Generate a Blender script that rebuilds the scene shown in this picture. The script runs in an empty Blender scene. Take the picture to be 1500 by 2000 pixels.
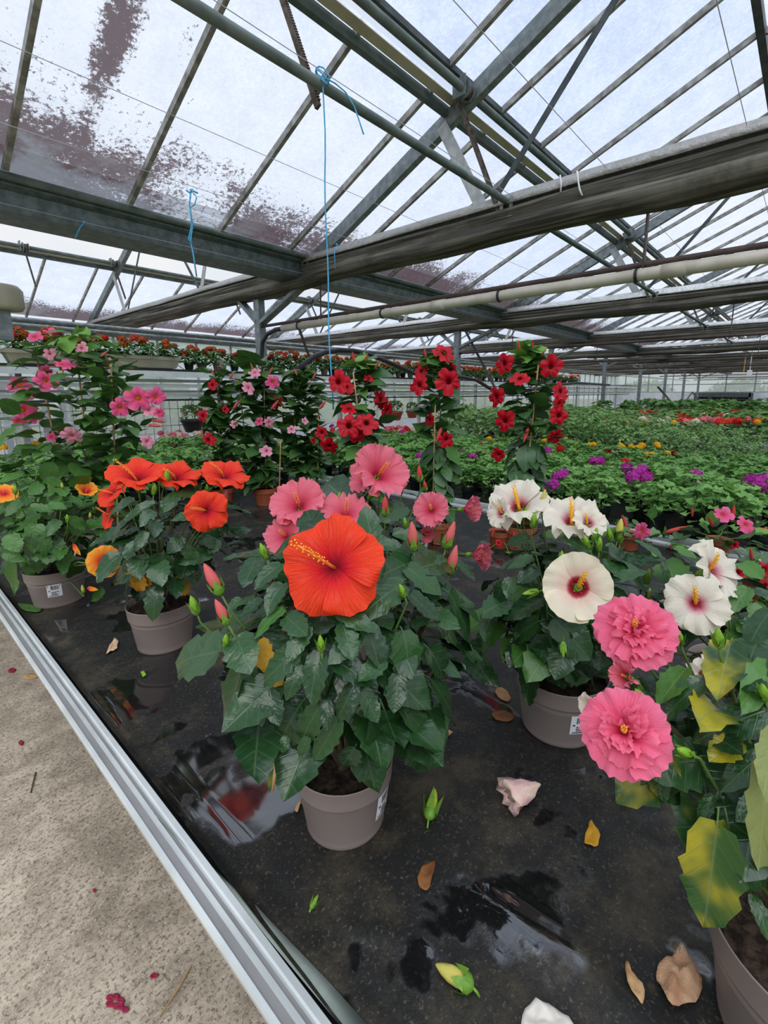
import bpy, math, random
from mathutils import Vector, Matrix, noise
rnd = random.Random(7)
S = bpy.context.scene
COL = S.collection
PI = math.pi

# ---------------------------------------------------------------- camera
CAMZ, F, PX, PY = 1.55, 913.0, 787.0, 930.0            # pixels of the 1500 x 2000 frame
RW = ((0.6523088, -0.1340049, 0.7460133), (-0.7579526, -0.1139635, 0.6422774), (-0.0010500, -0.9844059, -0.1759087))
CRIGHT = Vector([r[0] for r in RW]); CDOWN = Vector([r[1] for r in RW]); CFWD = Vector([r[2] for r in RW])
EYE = Vector((0, 0, CAMZ))
cd = bpy.data.cameras.new('camera'); cam = bpy.data.objects.new('camera', cd); COL.objects.link(cam)
m3 = Matrix((CRIGHT, -CDOWN, -CFWD)).transposed()
cam.matrix_world = Matrix.Translation(EYE) @ m3.to_4x4()
cd.sensor_fit = 'VERTICAL'; cd.sensor_height = 36; cd.sensor_width = 27; cd.lens = F / 2000 * 36
cd.shift_x = -(PX - 750) / 2000; cd.shift_y = (PY - 1000) / 2000
cd.clip_start = 0.02; cd.clip_end = 300
S.camera = cam

def ray(x, y): return CFWD + CRIGHT * ((x - PX) / F) + CDOWN * ((y - PY) / F)
def at_d(x, y, d): return EYE + ray(x, y) * d
def at_z(x, y, z): r = ray(x, y); return EYE + r * ((z - CAMZ) / r.z)
def at_u(x, y, u): r = ray(x, y); return EYE + r * (u / r.x)
def at_v(x, y, v): r = ray(x, y); return EYE + r * (v / r.y)
def depth(p): return (Vector(p) - EYE).dot(CFWD)
def proj(p):
    q = Vector(p) - EYE; d = q.dot(CFWD)
    return PX + F * q.dot(CRIGHT) / d, PY + F * q.dot(CDOWN) / d

# ---------------------------------------------------------------- world (overcast sky), exposure
S.view_settings.view_transform = 'Standard'; S.view_settings.look = 'None'
S.view_settings.gamma = 1; S.view_settings.use_curve_mapping = False
S.view_settings.exposure = 0.32
W = bpy.data.worlds.new('overcast_sky'); S.world = W; W.use_nodes = True
nt = W.node_tree; nt.nodes.clear()
def wn(t, **k):
    n = nt.nodes.new(t)
    for a, b in k.items(): setattr(n, a, b)
    return n
tc = wn('ShaderNodeTexCoord'); ns = wn('ShaderNodeTexNoise'); ns.inputs['Scale'].default_value = 1.6; ns.inputs['Detail'].default_value = 4
nt.links.new(tc.outputs['Generated'], ns.inputs['Vector'])
cr = wn('ShaderNodeValToRGB'); cr.color_ramp.elements[0].position = .35; cr.color_ramp.elements[0].color = (.66, .78, 1.0, 1)
cr.color_ramp.elements[1].position = .62; cr.color_ramp.elements[1].color = (.98, .99, 1.0, 1)
nt.links.new(ns.outputs['Fac'], cr.inputs['Fac'])
bg = wn('ShaderNodeBackground'); bg.inputs['Strength'].default_value = 0.74
nt.links.new(cr.outputs['Color'], bg.inputs['Color'])
wo = wn('ShaderNodeOutputWorld'); nt.links.new(bg.outputs['Background'], wo.inputs['Surface'])
sd = bpy.data.lights.new('sun', 'SUN'); sd.energy = 3.0; sd.angle = math.radians(60); sd.color = (1, .98, .94)
so = bpy.data.objects.new('sun', sd); COL.objects.link(so)
so.rotation_euler = Vector((-.40, -.45, 1)).to_track_quat('Z', 'Y').to_euler()
S.cycles.transparent_max_bounces = 32; S.cycles.max_bounces = 7
S.cycles.caustics_reflective = False; S.cycles.caustics_refractive = False

# ---------------------------------------------------------------- node helpers and materials
class NT:
    def __init__(s, name):
        s.m = bpy.data.materials.new(name); s.m.use_nodes = True; s.t = s.m.node_tree; s.t.nodes.clear()
        s.out = s.n('ShaderNodeOutputMaterial')
    def n(s, t, **k):
        n = s.t.nodes.new(t)
        for a, b in k.items(): setattr(n, a, b)
        return n
    def put(s, sock, v):
        if isinstance(v, bpy.types.NodeSocket): s.t.links.new(v, sock)
        elif isinstance(v, (tuple, list)): sock.default_value = tuple(v) + ((1,) if len(v) == 3 and len(sock.default_value) == 4 else ())
        else: sock.default_value = v
    def math(s, op, a, b=0.0, c=0.0, clamp=False):
        n = s.n('ShaderNodeMath', operation=op, use_clamp=clamp)
        s.put(n.inputs[0], a); s.put(n.inputs[1], b); s.put(n.inputs[2], c); return n.outputs[0]
    def sstep(s, v, lo, hi, a=0.0, b=1.0):
        n = s.n('ShaderNodeMapRange', interpolation_type='SMOOTHSTEP')
        for i, q in enumerate((v, lo, hi, a, b)): s.put(n.inputs[i], q)
        return n.outputs[0]
    def mix(s, f, a, b, mode='MIX'):
        n = s.n('ShaderNodeMix', data_type='RGBA', blend_type=mode)
        s.put(n.inputs[0], f); s.put(n.inputs[6], a); s.put(n.inputs[7], b); return n.outputs[2]
    def noise(s, scale, detail=2.0, rough=.5, vec=None, out=0, dist=0.0):
        n = s.n('ShaderNodeTexNoise'); s.put(n.inputs['Scale'], scale); n.inputs['Detail'].default_value = detail
        n.inputs['Roughness'].default_value = rough; n.inputs['Distortion'].default_value = dist
        if vec is not None: s.put(n.inputs['Vector'], vec)
        return n.outputs[out]
    def pos(s): return s.n('ShaderNodeNewGeometry').outputs['Position']
    def obj(s): return s.n('ShaderNodeTexCoord').outputs['Object']
    def rand(s): return s.n('ShaderNodeObjectInfo').outputs['Random']
    def xyz(s, v):
        n = s.n('ShaderNodeSeparateXYZ'); s.put(n.inputs[0], v); return n.outputs
    def vmul(s, v, k):
        n = s.n('ShaderNodeVectorMath', operation='MULTIPLY'); s.put(n.inputs[0], v); s.put(n.inputs[1], k); return n.outputs[0]
    def ramp(s, f, stops):
        n = s.n('ShaderNodeValToRGB'); e = n.color_ramp.elements
        while len(e) < len(stops): e.new(.5)
        for q, (p, c) in zip(e, stops): q.position = p; q.color = tuple(c) + (1,)
        s.put(n.inputs[0], f); return n.outputs[0]
    def bump(s, h, strength=.3, dist=.01):
        n = s.n('ShaderNodeBump'); n.inputs['Strength'].default_value = strength; n.inputs['Distance'].default_value = dist
        s.put(n.inputs['Height'], h); return n.outputs[0]
    def pbr(s, col, rough=.5, spec=.5, metal=0.0, normal=None, coat=0.0):
        n = s.n('ShaderNodeBsdfPrincipled')
        s.put(n.inputs['Base Color'], col); s.put(n.inputs['Roughness'], rough); s.put(n.inputs['Specular IOR Level'], spec)
        s.put(n.inputs['Metallic'], metal); s.put(n.inputs['Coat Weight'], coat)
        if normal is not None: s.put(n.inputs['Normal'], normal)
        return n.outputs[0]
    def mixs(s, f, a, b):
        n = s.n('ShaderNodeMixShader'); s.put(n.inputs[0], f); s.put(n.inputs[1], a); s.put(n.inputs[2], b); return n.outputs[0]
    def translucent(s, col, normal=None):
        n = s.n('ShaderNodeBsdfTranslucent'); s.put(n.inputs[0], col); return n.outputs[0]
    def done(s, sh): s.t.links.new(sh, s.out.inputs['Surface']); return s.m

def plain(name, c1, c2=None, scale=8.0, rough=.5, spec=.4, metal=0.0, bump=0.0, bscale=40.0, world=False, detail=4):
    """a surface of two close colours mottled by noise"""
    a = NT(name); v = a.pos() if world else a.obj()
    col = c1 if c2 is None else a.mix(a.sstep(a.noise(scale, detail, .6, v), .35, .68), c1, c2)
    nm = a.bump(a.noise(bscale, 3, .6, v), bump, .004) if bump else None
    return a.done(a.pbr(col, rough, spec, metal, nm))

def leaf_mat(name, dark, light, vein, rough=.33, trans=.12, spec=.5, yellow=None, bump=.25, lat=6.0):
    """leaf: local Y runs along the blade; midrib and slanting side veins, object-random tone"""
    a = NT(name); o = a.obj(); x, y, z = a.xyz(o)
    ax = a.math('ABSOLUTE', x)
    k = a.math('FRACT', a.math('MULTIPLY', a.math('SUBTRACT', y, a.math('MULTIPLY', ax, .85)), lat))
    lv = a.sstep(a.math('ABSOLUTE', a.math('SUBTRACT', k, .5)), .0, .07, 1.0, .0)
    mr = a.sstep(ax, .006, .02, 1.0, .0)
    vn = a.math('MAXIMUM', mr, a.math('MULTIPLY', lv, .55))
    base = a.mix(a.rand(), dark, light)
    base = a.mix(a.math('MULTIPLY', a.sstep(a.noise(4, 3, .6, o), .35, .7), .45), base, light)
    if yellow is not None:
        base = a.mix(a.sstep(a.noise(10, 3, .6, a.pos()), .50, .66), base, yellow)
    col = a.mix(a.math('MULTIPLY', vn, .38), base, vein)
    kk = a.math('SUBTRACT', k, .5); h = a.math('ADD', a.math('SUBTRACT', .8, a.math('MULTIPLY', a.math('MULTIPLY', kk, kk), 1.0)), a.math('MULTIPLY', a.noise(3.6, 2, .5, o), 2.6))
    nm = a.bump(a.math('SUBTRACT', h, a.math('MULTIPLY', vn, .5)), bump, .006)
    p = a.pbr(col, a.math('ADD', rough, a.math('MULTIPLY', a.noise(5, 2, .5, o), .14)), spec, 0, nm)
    return a.done(a.mixs(trans, p, a.translucent(a.mix(.5, col, light))))

def petal_mat(name, stops, rough=.5, trans=.3, streak=.12, axial=True, bumps=.18):
    """petal: local Y runs from throat (0) to rim (1)"""
    a = NT(name); o = a.obj(); x, y, z = a.xyz(o)
    r = a.math('SQRT', a.math('ADD', a.math('MULTIPLY', x, x), a.math('MULTIPLY', y, y)))
    ang = a.math('ARCTAN2', x, a.math('MAXIMUM', y, .02)) if axial else a.math('ARCTAN2', x, y)
    cv = a.n('ShaderNodeCombineXYZ'); a.put(cv.inputs[0], a.math('MULTIPLY', ang, 9.0)); a.put(cv.inputs[1], a.math('MULTIPLY', r, 1.2))
    st = a.noise(2.2, 3, .6, cv.outputs[0])
    rr = a.math('ADD', r, a.math('MULTIPLY', a.math('SUBTRACT', st, .5), streak * 1.6))
    col = a.ramp(rr, stops)
    col = a.mix(a.math('MULTIPLY', a.sstep(st, .45, .75), streak * 2.0), col, a.mix(.14, col, (1, 1, 1)))
    nm = a.bump(st, bumps, .02)
    p = a.pbr(col, rough, .25, 0, nm)
    return a.done(a.mixs(trans, p, a.translucent(col)))

M = {}
M['steel'] = plain('galvanised_steel', (.155, .185, .19), (.27, .30, .30), 14, .5, .5, .35, .1, 60, True)
M['steel_light'] = plain('light_zinc', (.36, .38, .37), (.52, .53, .52), 10, .45, .5, .3, .05, 60, True)
M['green_pipe'] = plain('weathered_green_pipe', (.07, .10, .09), (.13, .165, .15), 6, .5, .4, .2, .05, 60, True)
M['dark_steel'] = plain('dark_steel', (.05, .062, .065), (.10, .115, .115), 8, .55, .4, .3, .05, 50, True)
M['bar'] = plain('dirty_glazing_bar', (.20, .19, .175), (.44, .44, .42), 9, .6, .3, .1, .1, 70, True)
M['alu'] = plain('bench_aluminium', (.74, .78, .77), (.60, .64, .64), 5, .35, .5, .45, .04, 90, True)
M['alu_grey'] = plain('bench_aluminium_grey', (.30, .30, .30), (.25, .255, .25), 6, .4, .5, .3, .03, 90, True)
M['gutter'] = plain('dark_zinc_gutter', (.075, .098, .10), (.15, .175, .175), 11, .5, .45, .3, .08, 50, True)
M['rust'] = plain('rusty_steel', (.075, .055, .045), (.17, .145, .12), 20, .8, .2, .2, .3, 90, True)
M['brown_pipe'] = plain('brown_pipe', (.06, .04, .035), (.10, .07, .06), 6, .55, .3, 0, 0, 40, True)
M['cream_pipe'] = plain('cream_pipe', (.62, .58, .48), (.50, .46, .37), 5, .5, .3, 0, .03, 40, True)
M['hose'] = plain('black_hose', (.018, .02, .022), (.03, .033, .036), 8, .4, .4)
M['wire'] = plain('wire', (.5, .5, .52), None, 8, .5, .4, .3)
M['blue'] = plain('blue_twine', (.06, .36, .62), (.10, .46, .72), 30, .6, .3)
M['white_tape'] = plain('white_tie', (.75, .75, .72), None)
M['black'] = plain('black_plastic', (.012, .013, .014), (.022, .022, .024), 8, .45, .4)
M['taupe'] = plain('taupe_plastic_pot', (.275, .222, .20), (.25, .20, .18), 3, .42, .35, 0, .02, 30)
M['terracotta'] = plain('terracotta_plastic_pot', (.40, .105, .045), (.33, .085, .04), 4, .5, .35)
M['soil'] = plain('potting_soil', (.012, .009, .007), (.06, .04, .028), 60, .95, .1, 0, 1.0, 120)
M['bamboo'] = plain('bamboo_cane', (.50, .32, .14), (.36, .22, .09), 12, .5, .3)
M['stem'] = plain('woody_stem', (.11, .085, .05), (.07, .06, .03), 20, .7, .2)
M['green_stem'] = plain('green_stem', (.13, .22, .05), (.09, .16, .035), 10, .55, .3)
M['box'] = plain('stone_beige_plastic', (.46, .43, .33), (.38, .35, .26), 4, .5, .3)
M['white_panel'] = plain('white_panel', (.60, .63, .66), (.5, .53, .56), 2, .5, .3)
M['label'] = plain('label_paper', (.82, .82, .82), None, 8, .5, .3)
M['ink'] = plain('label_ink', (.02, .02, .022), None, 8, .6, .2)
M['dirt_ground'] = plain('outside_ground', (.10, .13, .05), (.2, .2, .12), 1.5, .9, .1, world=True)

# foliage of each kind
M['hib'] = leaf_mat('hibiscus_leaf', (.007, .030, .009), (.024, .075, .020), (.075, .15, .055), .17, .07, .48, bump=.20, lat=4.6)
M['hib_fresh'] = leaf_mat('hibiscus_leaf_fresh', (.03, .11, .015), (.075, .20, .03), (.16, .30, .08), .28, .18, .45, bump=.2, lat=5.0)
M['hib_yellow'] = leaf_mat('hibiscus_leaf_yellowed', (.55, .27, .015), (.62, .36, .03), (.65, .4, .08), .45, .2, .3)
M['hib_mottled'] = leaf_mat('hibiscus_leaf_turning', (.010, .05, .010), (.03, .10, .015), (.14, .24, .1), .22, .1, .5, yellow=(.34, .30, .015), bump=.2, lat=5.0)
M['hib_pale'] = leaf_mat('hibiscus_leaf_pale', (.16, .21, .05), (.26, .30, .10), (.3, .36, .16), .4, .2, .35, bump=.25)
M['mand'] = leaf_mat('mandevilla_leaf', (.026, .085, .016), (.085, .205, .04), (.14, .26, .09), .26, .16, .5, bump=.12, lat=9)
M['mand_dark'] = leaf_mat('red_mandevilla_leaf', (.018, .068, .018), (.06, .155, .038), (.11, .22, .08), .28, .14, .5, bump=.12, lat=9)
M['mand_new'] = leaf_mat('mandevilla_leaf_new', (.10, .26, .03), (.17, .36, .06), (.22, .4, .12), .35, .25, .4, bump=.1)
M['bed_leaf'] = leaf_mat('bedding_leaf', (.035, .12, .025), (.10, .24, .06), (.14, .28, .1), .5, .2, .3, bump=.1)
M['tomato_leaf'] = leaf_mat('seedling_leaf', (.04, .115, .035), (.10, .21, .07), (.12, .24, .09), .55, .2, .3, bump=.1)
M['fern_leaf'] = leaf_mat('marigold_leaf', (.025, .09, .02), (.06, .16, .035), (.1, .2, .06), .55, .2, .3, bump=.1)
M['lant'] = leaf_mat('lantana_leaf', (.016, .066, .010), (.055, .165, .022), (.12, .25, .06), .26, .16, .45, bump=.3, lat=8)
M['hedge'] = leaf_mat('outside_leaf', (.05, .12, .03), (.14, .26, .06), (.16, .28, .1), .7, .2, .2)
M['calyx'] = plain('calyx_green', (.16, .32, .03), (.10, .23, .03), 6, .45, .3)
M['bud_green'] = plain('bud_green', (.22, .42, .03), (.14, .30, .03), 5, .45, .3)
# petals
M['p_red'] = petal_mat('orange_red_petal', [(0, (.22, .0, .010)), (.16, (.48, .002, .018)), (.30, (.76, .012, .018)), (.55, (.86, .040, .010)), (1, (.88, .058, .012))], .5, .22, .16, bumps=.5)
M['p_pink'] = petal_mat('coral_pink_petal', [(0, (.45, .005, .05)), (.2, (.78, .06, .13)), (.5, (.86, .155, .22)), (1, (.88, .235, .31))], .55, .3, .12, bumps=.5)
M['p_pink2'] = petal_mat('double_pink_petal', [(0, (.55, .005, .06)), (.25, (.84, .05, .15)), (.6, (.88, .125, .24)), (1, (.90, .20, .33))], .5, .3, .08, bumps=.3)
M['p_white'] = petal_mat('cream_petal', [(0, (.20, .0, .012)), (.20, (.30, .002, .02)), (.28, (.50, .04, .07)), (.36, (.84, .60, .48)), (.7, (.86, .76, .60)), (1, (.86, .79, .56))], .55, .3, .06)
M['p_white2'] = petal_mat('white_petal', [(0, (.32, .0, .03)), (.14, (.50, .03, .09)), (.27, (.78, .42, .45)), (.40, (.84, .76, .64)), (1, (.86, .80, .65))], .55, .3, .16, bumps=.4)
M['p_orange'] = petal_mat('orange_petal', [(0, (.45, .01, .015)), (.3, (.75, .06, .02)), (.5, (.88, .2, .012)), (.8, (.92, .34, .02)), (1, (.92, .42, .06))], .55, .25, .12)
M['p_mpink'] = petal_mat('pink_mandevilla_petal', [(0, (.75, .45, .02)), (.13, (.80, .35, .03)), (.22, (.78, .06, .17)), (.6, (.82, .10, .26)), (1, (.86, .17, .36))], .5, .3, .06, axial=False)
M['p_mpale'] = petal_mat('pale_pink_mandevilla_petal', [(0, (.8, .6, .2)), (.2, (.80, .25, .35)), (1, (.88, .40, .52))], .5, .3, .06, axial=False)
M['p_mred'] = petal_mat('red_mandevilla_petal', [(0, (.45, .10, .01)), (.14, (.30, .0, .008)), (.5, (.47, .0, .011)), (1, (.58, .001, .014))], .42, .18, .02, axial=False)
M['p_magenta'] = petal_mat('magenta_petal', [(0, (.5, .03, .35)), (1, (.74, .15, .62))], .5, .3, .05)
M['p_yellow'] = petal_mat('yellow_petal', [(0, (.85, .48, .01)), (1, (.90, .68, .03))], .55, .2, .05)
M['p_scarlet'] = petal_mat('scarlet_petal', [(0, (.6, .01, .01)), (1, (.80, .035, .02))], .5, .25, .05)
M['p_salmon'] = petal_mat('salmon_petal', [(0, (.7, .05, .03)), (1, (.85, .13, .06))], .5, .25, .05)
M['p_paper'] = petal_mat('white_bedding_petal', [(0, (.8, .7, .55)), (1, (.9, .88, .84))], .5, .25, .05)
M['p_lightpink'] = petal_mat('light_pink_petal', [(0, (.8, .2, .25)), (1, (.88, .45, .5))], .5, .25, .05)
M['pollen'] = plain('yellow_pollen', (.90, .50, .03), (.85, .36, .03), 40, .7, .2)
M['pistil_red'] = plain('orange_pistil', (.85, .16, .03), (.85, .30, .04), 20, .55, .2)
M['pistil_pink'] = plain('pink_pistil', (.80, .05, .10), (.85, .25, .06), 20, .55, .2)
M['bud_red'] = petal_mat('red_bud', [(0, (.60, .06, .05)), (1, (.72, .07, .06))], .5, .2, .2)
M['bud_pink'] = petal_mat('pink_bud', [(0, (.68, .14, .13)), (1, (.74, .10, .12))], .5, .2, .2)
M['bud_yellow'] = petal_mat('yellow_bud', [(0, (.60, .55, .12)), (1, (.80, .66, .16))], .5, .2, .1)
M['dry'] = plain('dried_leaf', (.42, .22, .09), (.55, .36, .18), 18, .75, .2, 0, .4, 50)
M['dry_pale'] = plain('withered_petal', (.62, .44, .28), (.46, .25, .14), 22, .75, .2, 0, 1.0, 70)
M['liner'] = plain('pale_liner_film', (.30, .36, .32), (.22, .26, .23), 8, .4, .4, 0, .1, 40, True)
M['dry_brown'] = plain('brown_leaf', (.13, .045, .015), (.24, .10, .03), 14, .6, .3, 0, .4, 50)

# ---- glass, concrete, wet mat, screen cloth
def glass_mat(name, dirty=True):
    a = NT(name); p = a.pos(); u, v, z = a.xyz(p)
    d = a.math('PINGPONG', a.math('SUBTRACT', 5.2, v), 4.43) if False else a.math('MODULO', a.math('ADD', a.math('SUBTRACT', 4.95, v), 84.6), 8.46)
    fine = a.noise(9, 8, .75, p); low = a.noise(1.1, 3, .6, p); mid = a.noise(3.2, 4, .65, p)
    edge = a.sstep(d, 0.0, a.math('ADD', .85, a.sstep(u, .6, 3.8, .95, .10)), 1.0, .05)
    fine = a.noise(26, 8, .82, p); speck = a.noise(48, 3, .7, p)
    left = a.sstep(u, .6, 4.4, .10, -.04)
    g = a.math('DIVIDE', a.math('SUBTRACT', u, 1.42), .13)
    streak = a.math('MULTIPLY', a.math('POWER', 2.718, a.math('MULTIPLY', a.math('MULTIPLY', g, g), -1)), a.sstep(d, .3, 3.0, 1.05, .45))
    g2 = a.math('DIVIDE', a.math('SUBTRACT', u, 1.80), .10)
    streak2 = a.math('MULTIPLY', a.math('POWER', 2.718, a.math('MULTIPLY', a.math('MULTIPLY', g2, g2), -1)), .34)
    tot = edge
    for q in (streak, streak2): tot = a.math('MAXIMUM', tot, q)
    tot = a.math('MULTIPLY', tot, a.sstep(low, .30, .62, .55, 1.12))
    tot = a.math('ADD', tot, a.math('MULTIPLY', a.math('SUBTRACT', mid, .5), .75))
    tot = a.math('ADD', tot, a.math('MULTIPLY', a.math('SUBTRACT', fine, .5), 2.9))
    A = a.math('MAXIMUM', a.sstep(tot, .50, .72), a.math('MULTIPLY', a.sstep(speck, .70, .74), .7))
    grey = a.sstep(a.math('ADD', a.math('MULTIPLY', mid, .6), a.sstep(d, .0, .9, .35, 0)), .52, .66)
    algae = a.mix(a.math('MULTIPLY', grey, a.sstep(u, 2.4, 3.6, 1, 0)), (.075, .015, .019), (.20, .20, .225))
    film = a.math('ADD', .26, a.math('ADD', a.math('MULTIPLY', a.sstep(mid, .3, .75), .20), a.math('MULTIPLY', a.sstep(fine, .40, .66), .22)))
    tr = a.n('ShaderNodeBsdfTransparent'); a.put(tr.inputs[0], (.77, .81, .90))
    base = a.mixs(film, tr.outputs[0], a.translucent((.74, .78, .86)))
    dif = a.n('ShaderNodeBsdfDiffuse'); a.put(dif.inputs[0], algae)
    dirt = a.mixs(.45, dif.outputs[0], a.translucent(algae))
    sh = a.mixs(a.math('MULTIPLY', A, .86), base, dirt)
    return a.done(sh)
M['glass'] = glass_mat('dirty_roof_glass')
a = NT('clear_glass_face'); tr = a.n('ShaderNodeBsdfTransparent'); a.put(tr.inputs[0], (.97, .98, .98)); M['clear'] = a.done(tr.outputs[0])
a = NT('wall_glass'); tr = a.n('ShaderNodeBsdfTransparent'); a.put(tr.inputs[0], (.86, .90, .89))
M['wall_glass'] = a.done(a.mixs(.42, tr.outputs[0], a.translucent((.85, .88, .88))))

a = NT('worn_concrete'); p = a.pos()
c = a.mix(a.sstep(a.noise(4.5, 8, .78, p), .36, .64), (.27, .225, .165), (.56, .48, .375))
c = a.mix(a.math('MULTIPLY', a.sstep(a.noise(80, 5, .8, p), .50, .60), .9), c, (.13, .10, .085))
c = a.mix(a.math('MULTIPLY', a.sstep(a.noise(150, 3, .7, p), .56, .68), .8), c, (.66, .60, .52))
c = a.mix(a.math('MULTIPLY', a.sstep(a.noise(1.1, 5, .7, p), .50, .7), .45), c, (.30, .255, .19))
c = a.mix(a.math('MULTIPLY', a.sstep(a.noise(14, 5, .8, p), .62, .72), .5), c, (.16, .12, .10))
M['concrete'] = a.done(a.pbr(c, .9, .2, 0, a.bump(a.noise(120, 4, .7, p), .5, .004)))

a = NT('wet_bench_mat'); p = a.pos()
pud = a.noise(3.1, 4, .6, p, dist=.5)
for (qx, qy, qr, qk) in ((500, 1590, .085, .17), (560, 1540, .07, .12), (900, 1790, .085, .15), (830, 1870, .06, .10), (1010, 1600, .05, .09), (860, 1600, .035, .09), (1340, 1850, .06, .14), (1250, 1760, .05, .07), (940, 1960, .05, .09), (900, 1130, .16, .12), (480, 1060, .2, .10), (1000, 1290, .08, .12), (300, 1240, .06, .10), (420, 1560, .05, .08)):
    c0 = at_z(qx, qy, .65); dv = a.n('ShaderNodeVectorMath', operation='DISTANCE'); a.put(dv.inputs[0], p); a.put(dv.inputs[1], tuple(c0))
    e = a.math('DIVIDE', dv.outputs['Value'], qr); pud = a.math('ADD', pud, a.math('MULTIPLY', a.math('POWER', 2.718, a.math('MULTIPLY', a.math('MULTIPLY', e, e), -1)), qk))
wet = a.sstep(a.math('ADD', pud, a.math('MULTIPLY', a.math('SUBTRACT', a.noise(11, 4, .6, p), .5), .22)), .545, .60)
c = a.mix(a.sstep(a.noise(4.5, 7, .75, p), .46, .70), (.012, .012, .0115), (.055, .046, .029))
c = a.mix(a.math('MULTIPLY', a.sstep(a.noise(14, 6, .75, p), .60, .74), .6), c, (.085, .064, .034))
c = a.mix(a.math('MULTIPLY', a.sstep(a.noise(4.1, 5, .75, a.vmul(p, (1, 1, 3))), .63, .70), .6), c, (.085, .022, .022))
c = a.mix(a.math('MULTIPLY', a.sstep(a.noise(150, 4, .75, p), .56, .68), .6), c, (.13, .115, .085))
c = a.mix(a.math('MULTIPLY', wet, .75), c, (.006, .006, .007))
rg = a.math('ADD', a.math('MULTIPLY', wet, -.49), a.math('ADD', .50, a.math('MULTIPLY', a.noise(30, 3, .6, p), .12)))
h = a.math('MULTIPLY', a.math('SUBTRACT', 1.0, wet), a.math('ADD', a.math('SUBTRACT', a.noise(160, 3, .6, p), .5), a.math('MULTIPLY', a.math('SUBTRACT', a.noise(18, 4, .6, p), .5), 1.6)))
M['mat'] = a.done(a.pbr(c, rg, a.math('ADD', .17, a.math('MULTIPLY', wet, .83)), 0, a.bump(h, .4, .003)))
a.t.nodes['Principled BSDF'].inputs['IOR'].default_value = 1.75

a = NT('shade_screen_cloth'); p = a.pos()
f = a.noise(3.2, 4, .6, a.vmul(p, (9, .22, 9)))
c = a.mix(a.sstep(f, .38, .66), (.052, .049, .041), (.18, .17, .135))
c = a.mix(a.math('MULTIPLY', a.sstep(a.noise(3, 5, .7, p), .5, .7), .6), c, (.055, .05, .04))
M['screen'] = a.done(a.pbr(c, .8, .2, 0, a.bump(f, .4, .02)))
a = NT('shade_screen_foil'); p = a.pos()
f = a.noise(16, 4, .6, p)
M['foil'] = a.done(a.pbr(a.mix(f, (.20, .19, .165), (.50, .49, .46)), .45, .4, .3, a.bump(f, .8, .02)))
a = NT('shade_screen_foil_bright'); p = a.pos()
f = a.noise(14, 4, .6, p)
M['foil_bright'] = a.done(a.pbr(a.mix(f, (.38, .38, .36), (.86, .86, .85)), .4, .5, .3, a.bump(f, .9, .02)))  # whiter foil for the flaps beyond the nearest truss

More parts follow.
